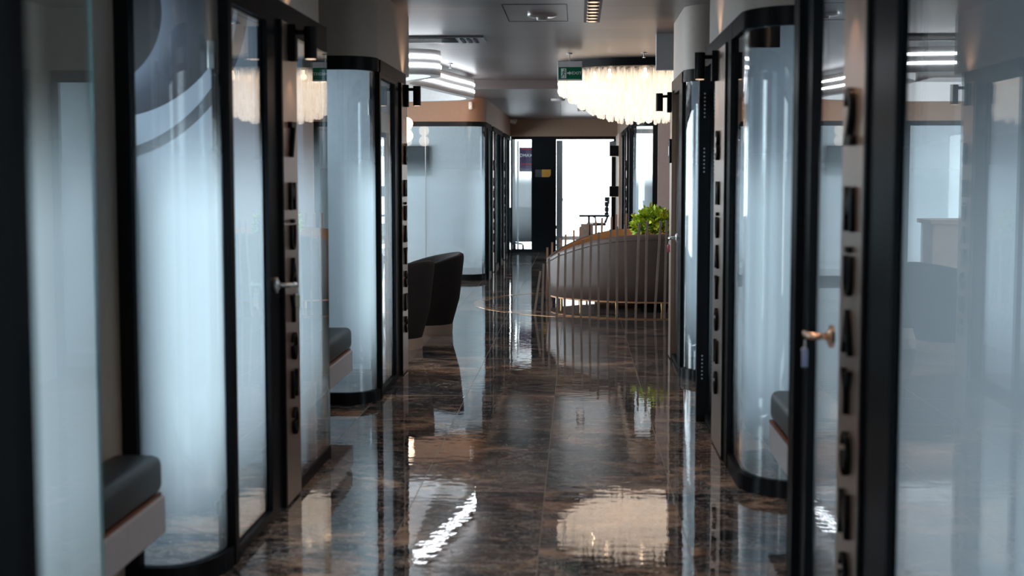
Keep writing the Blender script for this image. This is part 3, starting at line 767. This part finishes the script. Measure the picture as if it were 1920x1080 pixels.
# armchairs
def armchair(x, y, ang, label, seat_r=.36):
    t = thing('armchair', label, 'armchair', (x, y, 0), 'dark barrel armchairs on beige plinths')
    b = nb(); lathe(b, [(.0, .0), (.27, .0), (.275, .1), (.0, .1)], x, y, 48); obj('plinth', b, 'chairbase', t, autosmooth=True)
    b = nb(); n = 40; rings = []
    for k in range(n + 1):
        u = k / n; a = ang + (u - .5) * math.radians(250)
        hz = .80 - .16 * abs(2 * u - 1) ** 1.8
        prof = [(.27, .1), (.34, .35), (.385, hz - .05), (.38, hz - .015), (.35, hz), (.32, hz - .02), (.27, .42), (.26, .36), (.2, .34)]
        rings.append([b.verts.new((x + r * math.cos(a), y + r * math.sin(a), z)) for r, z in prof])
    for A, B in zip(rings, rings[1:]):
        for i in range(len(A) - 1): b.faces.new((A[i], B[i], B[i + 1], A[i + 1]))
    b.faces.new(rings[0]); b.faces.new(rings[-1][::-1])
    obj('backrest', b, 'velvet', t, smooth=True)
    b = nb(); lathe(b, [(0, .1), (.26, .1), (.30, .34), (.30, .40), (.26, .43), (0, .44)], x, y, 40); obj('seat', b, 'velvet', t, autosmooth=True)
    return t
armchair(-1.67, 12.75, math.radians(-25), 'dark barrel armchair nearer to the camera, partly behind panel 8')
armchair(-1.50, 13.95, math.radians(15), 'dark barrel armchair farther back, curved top rim fully visible')

# reception desk, seen mirrored in the right hand glass
t = thing('reception_desk', 'long beige reception desk mirrored in the right hand glass', 'desk', (-3.2, 16.2, 0))
bx('front_panel', 'wood', t, -4.6, -2.3, 15.9, 15.96, 0, 1.02); bx('worktop', 'wood', t, -4.64, -2.26, 15.85, 16.5, 1.02, 1.07, .006); bx('side_panel', 'wood', t, -2.34, -2.30, 15.96, 16.45, 0, 1.02)
t = thing('desk_lamp', 'small dark lamp on the reception desk', 'lamp', (-2.7, 16.1, 1.07))
b = nb(); cyl(b, (-2.7, 16.1, 1.07), (-2.7, 16.1, 1.09), .07, seg=20); obj('base', b, 'blackmatte', t)
b = nb(); tube(b, [(-2.7, 16.1, 1.09), (-2.72, 16.1, 1.28), (-2.85, 16.1, 1.32)], .012, 8); obj('arm', b, 'blackmatte', t)
b = nb(); cyl(b, (-2.85, 16.1, 1.33), (-2.93, 16.1, 1.30), .03, .05, 16); obj('lamp_shade', b, 'blackmatte', t)

# brass ring in the floor
RC = (.73, 17.38)
for r, w_ in ((1.94, .055),):
    b = nb(); lathe(b, [(r - w_, .0005), (r - w_, .002), (r + w_, .002), (r + w_, .0005), (r - w_, .0005)], RC[0], RC[1], 120)
    tag(obj('floor_inlay', b, 'brass', autosmooth=True), 'thin copper coloured ring inlaid in the floor around the sofa', 'floor inlay')

# round sofa
SCX, SCY, SA, SB = .98, 17.40, 1.32, 1.08
def sofa_h(x):
    pts = [(-.40, .50), (-.34, .56), (-.2, .66), (0, .745), (.2, .81), (.45, .86), (.8, .885), (2.4, .90)]
    for (a, h0), (b_, h1) in zip(pts, pts[1:]):
        if x <= b_: return h0 + (h1 - h0) * max(0, (x - a)) / (b_ - a)
    return .9
t = thing('round_sofa', 'large round taupe sofa with tan leather inside, in the lobby', 'sofa', (SCX, SCY, 0))
n = 96; b = nb(); b2 = nb(); ro = []; ri = []; rp = []
for k in range(n):
    a = 2 * PI * k / n; ca, sa = math.cos(a), math.sin(a); X = SCX + SA * ca; h = sofa_h(X)
    def pt(s, z): return (SCX + (SA + s) * ca, SCY + (SB + s) * sa, z)
    ro.append([b.verts.new(pt(s, z)) for s, z in ((-.06, .09), (0, .11), (.02, .3), (.035, h - .05), (.03, h - .012), (.0, h), (-.03, h - .004))])
    ri.append([b2.verts.new(pt(s, z)) for s, z in ((-.03, h - .004), (-.07, h - .02), (-.16, .45), (-.18, .40))])
    rp.append(pt(.037, h - .06))
for k in range(n):
    for R_, B_ in ((ro, b), (ri, b2)):
        A_, C_ = R_[k], R_[(k + 1) % n]
        for i in range(len(A_) - 1): B_.faces.new((A_[i], C_[i], C_[i + 1], A_[i + 1]))
sh = obj('outer_shell', b, 'taupe', t, smooth=True)
b = nb(); tube(b, rp + rp[:1], .006, 6); obj('piping', b, 'taupe', sh, smooth=True)
obj('inner_backrest', b2, 'orange', t, smooth=True)
b = nb(); lathe(b, [(.30, .09), (1.0, .09), (.90, .40), (.86, .44), (.34, .44), (.30, .40), (.30, .09)], SCX, SCY, 72, SA, SB); obj('seat', b, 'orange', t, autosmooth=True)
for k in range(14):
    a = 2 * PI * (k + .5) / 14; x, y = SCX + (SA - .12) * math.cos(a), SCY + (SB - .12) * math.sin(a)
    obj('leg', cyl(nb(), (x, y, .0), (x, y, .10), .012, .016, 10), 'gold', t, autosmooth=True)

# planter with a plant in the middle
t = thing('potted_plant', 'bushy lime green plant rising above the round sofa', 'plant', (.93, 17.3, 0))
b = nb(); lathe(b, [(.0, .0), (.16, .0), (.2, .7), (.18, .7), (.16, .66), (0, .66)], .93, 17.3, 32); obj('pot', b, 'blackmatte', t, autosmooth=True)
def leafbush(cnt, m, rx, rz, zc, seed):
    rnd = random.Random(seed); b = nb()
    for _ in range(cnt):
        th = rnd.uniform(0, 2 * PI); ph = math.acos(rnd.uniform(-.35, 1)); rr = rnd.uniform(.45, 1.0) ** .6
        d = Vector((math.sin(ph) * math.cos(th), math.sin(ph) * math.sin(th), math.cos(ph)))
        p = Vector((.93 + d.x * rx * rr, 17.3 + d.y * rx * rr, zc + d.z * rz * rr))
        dir_ = (d + Vector((rnd.uniform(-.7, .7), rnd.uniform(-.7, .7), rnd.uniform(-.2, .9)))).normalized()
        side = dir_.cross(Vector((rnd.uniform(-1, 1), rnd.uniform(-1, 1), rnd.uniform(-1, 1)))).normalized(); up = side.cross(dir_)
        l = rnd.uniform(.05, .085); w = l * rnd.uniform(.22, .32); cs = []
        rows = []
        for i, (u, ww) in enumerate(((0, .12), (.3, .8), (.6, 1), (.85, .6), (1, .05))):
            c = p + dir_ * l * u - up * (u * u) * l * .25
            rows.append([b.verts.new(c - side * w * ww + up * w * .25 * ww), b.verts.new(c), b.verts.new(c + side * w * ww + up * w * .25 * ww)])
        for A_, B_ in zip(rows, rows[1:]):
            b.faces.new((A_[0], A_[1], B_[1], B_[0])); b.faces.new((A_[1], A_[2], B_[2], B_[1]))
    return obj('foliage', b, m, t)
leafbush(420, 'leafA', .26, .20, .93, 1); leafbush(300, 'leafB', .27, .21, .95, 2); leafbush(220, 'leafC', .22, .16, .90, 3)

# leaning rods around the sofa
RF = [(-.483, 16.078, -.417, .475), (-.397, 16.013, -.38, .564), (-.309, 15.989, -.318, .626), (-.228, 15.951, -.207, .688), (-.141, 15.886, -.131, .741), (-.049, 15.849, -.039, .796), (.043, 15.827, .061, .847), (.139, 15.763, .152, .89), (.237, 15.728, .235, .933), (.335, 15.705, .365, .964), (.439, 15.684, .436, .998), (.543, 15.649, .525, 1.021), (.643, 15.627, .678, 1.042), (.75, 15.632, .762, 1.059), (.85, 15.597, .909, 1.06), (.955, 15.575, .972, 1.07), (1.06, 15.57, 1.10, 1.075), (1.17, 15.575, 1.15, 1.08)]
RB = [(-.392, .618), (-.328, .685), (-.222, .742), (-.153, .789), (-.046, .845), (.036, .89), (.141, .936), (.239, .967), (.321, 1.006), (.444, 1.022), (.506, 1.05), (.638, 1.065), (.741, 1.068), (.852, 1.073), (.936, 1.078), (1.04, 1.08)]
def ordinal(n): return ['first', 'second', 'third', 'fourth', 'fifth', 'sixth', 'seventh', 'eighth', 'ninth', 'tenth', 'eleventh', 'twelfth', 'thirteenth', 'fourteenth', 'fifteenth', 'sixteenth', 'seventeenth', 'eighteenth', 'nineteenth'][n]
def rod(x0, y0, x1, y1, h, m, label, grp, r=.0125):
    b = nb(); box(b, -r, r, -r, r, 0, 1)
    o = obj('metal_rod', b, m, origin=(0, 0, 0))
    for v in o.data.vertices:
        f = v.co.z; v.co = Vector((v.co.x + (x1 - x0) * f, v.co.y + (y1 - y0) * f, h * f))
    o.location = (x0, y0, 0); tag(o, label, 'rod', grp); return o
for i, (x0, y0, x1, h) in enumerate(RF):
    rod(x0, y0, x1, y0, h, 'rod', 'slim brown metal rod standing before the round sofa, %s from the left' % ordinal(i), 'leaning rods before the round sofa')
for i, (x, h) in enumerate(RB):
    y = 16.9 + .62 * i if i < 3 else 18.75 + .012 * i
    y = [17.9, 18.45, 18.75][i] if i < 3 else 18.68
    k = y / 18.6; xx = x * k; hh = H + (h - H) * k
    rod(xx + random.uniform(-.02, .02), y, xx, y, hh, 'rodw', 'brown rod tip rising behind the round sofa, %s from the left' % ordinal(i), 'leaning rods behind the round sofa')

# low wooden ribbed kick board under/behind the sofa seen through the gap
b = nb()
for k in range(46): box(b, .25 + k * .03, .25 + k * .03 + .018, 18.9, 18.92, 0.0, .16)
box(b, .25, 1.63, 18.92, 18.95, 0, .16)
tag(obj('ribbed_plinth', b, 'slat'), 'low ribbed wooden plinth seen beneath the round sofa', 'plinth')

# chandelier
CX, CY = .74, 16.4
t = thing('chandelier', 'huge round crystal tube chandelier glowing warm white under the ceiling', 'chandelier', (CX, CY, CZ - .09))
b = nb(); lathe(b, [(0, CZ), (.97, CZ), (.97, CZ - .085), (.93, CZ - .085), (0, CZ - .085)], CX, CY, 72); obj('canopy', b, 'black', t, autosmooth=True)
tubes = []
rnd = random.Random(5)
rr = .95
while rr > .05:
    cnt = max(6, int(2 * PI * rr / .078))
    for k in range(cnt):
        a = 2 * PI * (k + rnd.random() * .3) / cnt
        u = rr / .95; ln = .24 + .33 * (1 - u ** 2.2) + .03 * math.sin(3 * a) + rnd.uniform(-.008, .008)
        tubes.append((CX + rr * math.cos(a), CY + rr * math.sin(a), ln, rr))
    rr -= .11
def tube_bm(x, y, ln, b):
    cyl(b, (x, y, CZ - .085 - ln), (x, y, CZ - .095), .021, seg=8, caps=False)
    cyl(b, (x, y, CZ - .085 - ln - .012), (x, y, CZ - .085 - ln), .010, .021, 8)
tubes.sort(key=lambda q: (q[1] - CY) * .9 + (q[0] - CX) * .3 - (q[3] > .8) * .6)
for x, y, ln, r_ in tubes[:100]:
    b = nb(); tube_bm(x, y, ln, b); obj('crystal_tube', b, 'crystal', t, autosmooth=True)
b = nb()
for x, y, ln, r_ in tubes[100:]: tube_bm(x, y, ln, b)
tag(obj('crystal_tubes', b, 'crystal', t, autosmooth=True), kind='stuff')
for k in range(9):
    a = k * PI / 4; r_ = 0 if k == 8 else .55
    x, y = CX + r_ * math.cos(a), CY + r_ * math.sin(a)
    b = nb(); bmesh.ops.create_uvsphere(b, u_segments=12, v_segments=8, radius=.035, matrix=Matrix.Translation((x, y, CZ - .16)))
    cyl(b, (x, y, CZ - .135), (x, y, CZ - .085), .015, seg=10); obj('bulb', b, 'bulb', t, smooth=True)

# wavy white ribbon light
path = [(-4.6, 13.3), (-3.6, 13.5), (-2.6, 13.62), (-2.0, 13.68), (-1.6, 13.72), (-1.45, 13.78), (-1.36, 13.9), (-1.34, 14.08), (-1.40, 14.3), (-1.55, 14.55), (-1.72, 14.85), (-1.80, 15.15), (-1.78, 15.4), (-1.70, 15.65), (-1.60, 16.1), (-1.54, 16.6), (-1.46, 17.1), (-1.37, 17.6), (-1.31, 18.0), (-1.32, 18.3), (-1.45, 18.6), (-1.9, 18.85), (-2.8, 19.0), (-4.4, 19.0)]
def smooth_path(p, it=2):
    for _ in range(it):
        q = [p[0]]
        for a, b_ in zip(p, p[1:]): q += [(a[0] * .75 + b_[0] * .25, a[1] * .75 + b_[1] * .25), (a[0] * .25 + b_[0] * .75, a[1] * .25 + b_[1] * .75)]
        p = q + [p[-1]]
    return p
sp = smooth_path(path)
t = thing('ribbon_light', 'white wavy ceiling light with two glowing strips above the armchairs', 'ceiling light', (-2.6, 16, 2.52))
body = obj('ribbon_body', wallpath(nb(), sp, 2.53, CZ - .05, .10), 'plastic', t, autosmooth=True)
def offset(p, d):
    out = []
    for i in range(len(p)):
        a, b_ = p[max(i - 1, 0)], p[min(i + 1, len(p) - 1)]; tx, ty = b_[0] - a[0], b_[1] - a[1]; l = math.hypot(tx, ty)
        out.append((p[i][0] + ty / l * d, p[i][1] - tx / l * d))
    return out
for z in (2.70, 2.615): obj('led_strip', wallpath(nb(), offset(sp, .008), z - .013, z + .013, .007), 'ledw', t)
lamp('ribbon_light_glow', 'AREA', (-2.6, 16.3, 2.50), 14, (.85, .92, 1), shape='RECTANGLE', size=1.6, size_y=4.5)

# pendant globes
def pendant(x, y, label):
    t = thing('pendant_lamp', label, 'pendant lamp', (x, y, 2.0), 'pairs of glowing globes over the lobby')
    for z in (2.265, 2.10):
        b = nb(); bmesh.ops.create_uvsphere(b, u_segments=28, v_segments=18, radius=.086, matrix=Matrix.Translation((x, y, z))); obj('globe', b, 'globe', t, smooth=True)
    b = nb(); cyl(b, (x, y, 2.34), (x, y, CZ2), .006, seg=8); obj('cord', b, 'black', t)
    b = nb(); cyl(b, (x, y, CZ2 - .03), (x, y, CZ2), .05, seg=20); obj('canopy', b, 'black', t, autosmooth=True)
pendant(-2.34, 19.5, 'stacked glowing globe pendant closest to the corridor, above the armchairs')
pendant(-2.62, 19.6, 'stacked glowing globe pendant farther left, seen through the second room')

# wall tv behind the frosted wall
t = thing('television', 'small dark wall screen seen through the wide frosted wall', 'television', (-2.7, 23.9, 1.7))
bx('housing', 'black', t, -2.95, -2.5, 23.92, 24.0, 1.55, 2.05); bx('screen', 'screen', t, -2.93, -2.52, 23.915, 23.92, 1.57, 2.03)
struct('wall_left', box(nb(), -6, -XL - .08, 24.0, 24.1, 0, CZ2), 'white')
window(-1, -5.9, 21.3, 23.8, .3, 2.38, 'skyL'); window(1, 5.9, 21.3, 24.5, .3, 2.38, 'skyS'); window(-1, -4.5, 24.6, 28.6, .3, 2.38, 'skyL')
window(1, 3.5, 24.6, 28.6, .3, 2.38, 'skyS')

# exit sign
t = thing('exit_sign', 'green EXIT sign with running figure hanging before the chandelier', 'exit sign', (-.09, 14.9, 2.53))
k = 14.9 / FPX
qx = lambda x: (x - VX) * k; qz = lambda y: H + (VY - y) * k
bx('housing', 'plastic', t, qx(1045), qx(1091), 14.9, 14.94, qz(153), qz(117.5), .004)
bx('sign_face', 'exitgreen', t, qx(1047), qx(1089.5), 14.895, 14.90, qz(150.5), qz(128.5))
text_obj('lettering', 'EXIT', .030, .002, 'exitwhite', t, (qx(1080.9), 14.895, qz(139.5)), '-Y', .015, xstretch=1.25)
b = nb()
def poly(b, pts, y0=14.892, y1=14.895):
    f1 = [b.verts.new((x, y0, z)) for x, z in pts]; f2 = [b.verts.new((x, y1, z)) for x, z in pts]
    b.faces.new(f1); b.faces.new(f2[::-1])
    for i in range(len(pts)): j = (i + 1) % len(pts); b.faces.new((f1[i], f2[i], f2[j], f1[j]))
ar = [(1063, 138), (1067, 138), (1067, 135.6), (1071, 139.5), (1067, 143.4), (1067, 141), (1063, 141)]
poly(b, [(qx(x), qz(y)) for x, y in ar]); obj('arrow', b, 'exitwhite', t)
b = nb(); poly(b, [(qx(1051.5), qz(149)), (qx(1051.5), qz(131)), (qx(1061.5), qz(131)), (qx(1061.5), qz(149))]); obj('doorway', b, 'exitwhite', t)
b = nb()
for pts, w in (([(1057, 135.5), (1055.8, 141)], 1.5), ([(1055.8, 141), (1058.5, 143.5), (1058, 148)], 1.1), ([(1055.8, 141), (1053.5, 144), (1051.8, 146.8)], 1.1), ([(1056.6, 136.8), (1059.5, 138.5), (1060.6, 136.8)], .8), ([(1056.6, 136.8), (1053.8, 137.5), (1052.8, 140)], .8)):
    tube(b, [(qx(x), 14.891, qz(y)) for x, y in pts], w * k * .55, 6)
cyl(b, (qx(1057.8), 14.889, qz(133.6)), (qx(1057.8), 14.893, qz(133.6)), 1.3 * k, seg=12)
obj('running_figure', b, 'exitgreen', t)
b = nb(); cyl(b, (qx(1067), 14.92, qz(117.5)), (qx(1067), 14.92, CZ), .004, seg=8); cyl(b, (qx(1067), 14.92, CZ - .012), (qx(1067), 14.92, CZ), .03, seg=20); obj('hanger', b, 'plastic', t)

# ceiling fittings
def ceil_at(x, y, z=CZ):     # plan position of a ceiling point given where the long lens sees it
    D = (z - H) * FPX / (VY - y); return ((x - VX) / FPX * D, D)
t = thing('smoke_detector', 'round chrome rimmed ceiling detector within the access hatch', 'ceiling fitting', (ceil_at(1016, 32)[0], ceil_at(1016, 32)[1], CZ))
x, y = ceil_at(1016, 32)
b = nb(); lathe(b, [(0, CZ), (.115, CZ), (.115, CZ - .012), (.09, CZ - .022), (0, CZ - .022)], x, y, 40); obj('rim', b, 'silver', t, autosmooth=True)
b = nb(); lathe(b, [(0, CZ - .022), (.045, CZ - .022), (.04, CZ - .045), (0, CZ - .05)], x, y, 24); obj('sensor', b, 'plastic', t, autosmooth=True)
xa, ya = ceil_at(956, 44); xb, yb = ceil_at(1062, 13)
b = nb(); w_ = .006
box(b, xa, xb * 1.05, ya - w_, ya + w_, CZ - .002, CZ + .001); box(b, xa, xb * 1.05, yb - w_, yb + w_, CZ - .002, CZ + .001)
box(b, xa - w_, xa, ya, yb, CZ - .002, CZ + .001); box(b, xb * 1.05, xb * 1.05 + w_, ya, yb, CZ - .002, CZ + .001)
x0h, y0h = xa, min(ya, yb)
tag(obj('access_hatch', b, 'black'), 'rectangular access hatch outline in the corridor ceiling', 'ceiling hatch')
# recessed spot strip
y1s = ceil_at(1108, 44)[1]; xs = (1108 - VX) / FPX * y1s
t = thing('spot_strip', 'black recessed strip of small warm spots in the corridor ceiling', 'ceiling light', (xs, y1s - 1, CZ - .01))
bx('housing', 'black', t, xs - .065, xs + .065, y1s - 2.4, y1s, CZ - .012, CZ)
for k in range(11):
    yy = y1s - .12 - k * .215
    b = nb(); cyl(b, (xs, yy, CZ - .018), (xs, yy, CZ - .012), .045, seg=20); obj('spot', b, 'copper', t, autosmooth=True)
    b = nb(); cyl(b, (xs, yy, CZ - .020), (xs, yy, CZ - .0181), .03, seg=16); obj('lens', b, 'spotlens', t)
for k in (0, 1, 2, 5, 7, 9): lamp('strip_light', 'SPOT', (xs, y1s - .3 - k * .8, CZ - .03), 40, (1, .76, .58), spot_size=2.0, spot_blend=.8, shadow_soft_size=.05)
# slot diffuser
y0 = ceil_at(840, 72)[1]
t = thing('air_vent', 'dark linear air vent in the ceiling above the armchairs', 'air vent', (-2, y0, CZ - .02))
bx('frame', 'duct', t, -3.6, -.86, y0 - .10, y0 + .42, CZ - .018, CZ, .004)
for k in range(4): bx('slat', 'black', t, -3.5, -1.12, y0 - .07 + k * .11, y0 - .02 + k * .11, CZ - .024, CZ - .018)
for k in range(3): bx('slat', 'black', t, -1.08 + k * .06, -1.05 + k * .06, y0 - .05, y0 + .36, CZ - .024, CZ - .018)
def sprinkler(x, y, z, lab):
    t = thing('sprinkler', lab, 'sprinkler', (x, y, z))
    b = nb(); cyl(b, (x, y, z - .008), (x, y, z), .03, seg=20); obj('rosette', b, 'plastic', t, autosmooth=True)
    b = nb(); cyl(b, (x, y, z - .05), (x, y, z - .008), .006, seg=8); cyl(b, (x, y, z - .054), (x, y, z - .05), .016, seg=14); obj('nozzle', b, 'silver', t)
sprinkler(*ceil_at(1205, 102), CZ, 'ceiling sprinkler above the chandelier, right side')
sprinkler(*ceil_at(845, 121), CZ, 'small ceiling sprinkler right of the wavy light')
def farc(x, y): return ceil_at(x, y, CZ2)
x, y = farc(1046, 187)
t = thing('smoke_detector', 'round detector on the lower far ceiling left of the chandelier', 'ceiling fitting', (x, y, CZ2))
b = nb(); lathe(b, [(0, CZ2), (.11, CZ2), (.10, CZ2 - .03), (0, CZ2 - .04)], x, y, 30); obj('rim', b, 'plastic', t, autosmooth=True)
x, y = farc(1051, 198)
t = thing('pendant_sensor', 'thin glass tipped pendant hanging from the far ceiling', 'ceiling fitting', (x, y, CZ2 - .3))
b = nb(); cyl(b, (x, y, CZ2 - .10), (x, y, CZ2), .004, seg=8); obj('stem', b, 'silver', t)
b = nb(); cyl(b, (x, y, CZ2 - .32), (x, y, CZ2 - .10), .012, .016, 10); obj('tube', b, 'glass', t)
x, y = farc(1090, 206)
t = thing('spot_strip', 'short black strip of spots in the far ceiling beside the chandelier', 'ceiling light', (x, y, CZ2 - .01))
bx('housing', 'black', t, x - .07, x + .07, y - .6, y + .6, CZ2 - .012, CZ2)
for k in range(3):
    b = nb(); cyl(b, (x, y - .4 + .4 * k, CZ2 - .018), (x, y - .4 + .4 * k, CZ2 - .012), .045, seg=16); obj('spot', b, 'copper', t)
lamp('far_strip_light', 'SPOT', (x, y, CZ2 - .03), 20, (1, .70, .48), spot_size=2.2, spot_blend=.8, shadow_soft_size=.05)
# cameras
t = thing('security_camera', 'white security camera on the end of the far fascia', 'security camera', (-1.3, 28.9, 2.6))
b = nb(); cyl(b, (xE(966), 28.85, 2.66), (xE(966), 28.95, 2.70), .05, seg=16); obj('mount', b, 'plastic', t)
b = nb(); cyl(b, (xE(956), 28.7, 2.655), (xE(968), 28.75, 2.63), .045, .04, 16); obj('camera_body', b, 'plastic', t, autosmooth=True)
t = thing('motion_sensor', 'small white sensor on the orange lit fascia above the frosted wall', 'sensor', (-1.55, 20.95, 2.5))
b = nb(); box(b, -1.60, -1.54, 20.93, 21.01, 2.52, 2.64, .02); obj('housing', b, 'plastic', t, autosmooth=True)
b = nb(); cyl(b, (-1.57, 20.925, 2.57), (-1.57, 20.931, 2.57), .018, seg=14); obj('lens', b, 'screen', t)
# hanging bulkhead box on the right
struct('trim_4', box(nb(), XR - .10, 2.6, 12.9, 13.0, 2.50, CZ), 'white')

# added warm fill lights without fittings, for the lobby fascia and far corridor
lamp('lobby_fill_spot', 'SPOT', (-1.6, 19.7, 2.66), 38, (1, .62, .38), rot=(math.radians(55), 0, 0), spot_size=2.2, spot_blend=.9, shadow_soft_size=.1)
lamp('far_corridor_fill', 'SPOT', (-.3, 24.0, 2.66), 30, (1, .66, .42), spot_size=2.2, spot_blend=.8, shadow_soft_size=.1)

# added dark block, cuts the daylight low behind the narrow end window
t = thing('daylight_block', 'added dark block against the daylight low behind the narrow end window', 'light blocker', (-1.15, 31.6, 0))
bx('body', 'screen', t, -1.7, -.75, 31.4, 31.8, .1, .82, .01); bx('top', 'blackmatte', t, -1.72, -.73, 31.38, 31.82, .82, .85)
for q in (-1.6, -.85): bx('foot', 'blackmatte', t, q - .03, q + .03, 31.45, 31.75, 0, .1)

# added fill panels under the room ceilings, to brighten the frosted glass
for x, y, e in ((-2.3, 6.3, 17), (-2.3, 10.4, 11), (2.0, 7.9, 16), (1.9, 11.5, 16)):
    t = thing('fill_panel', None, None, (x, y, 2.5)); tag(t, {(-2.3, 6.3): 'added white fill panel above the mural in the nearest left glass room', (-2.3, 10.4): 'added white fill panel in the left glass room next to the armchairs', (2.0, 7.9): 'added white fill panel over the room beside the right hand bench', (1.9, 11.5): 'added white fill panel in the last right room before the lobby'}[(x, y)], 'ceiling light')
    bx('housing', 'plastic', t, x - .32, x + .32, y - .32, y + .32, 2.515, 2.55, .005)
    lamp('room_fill_light', 'AREA', (x, y, 2.505), e, (.80, .92, 1), shape='SQUARE', size=.6)
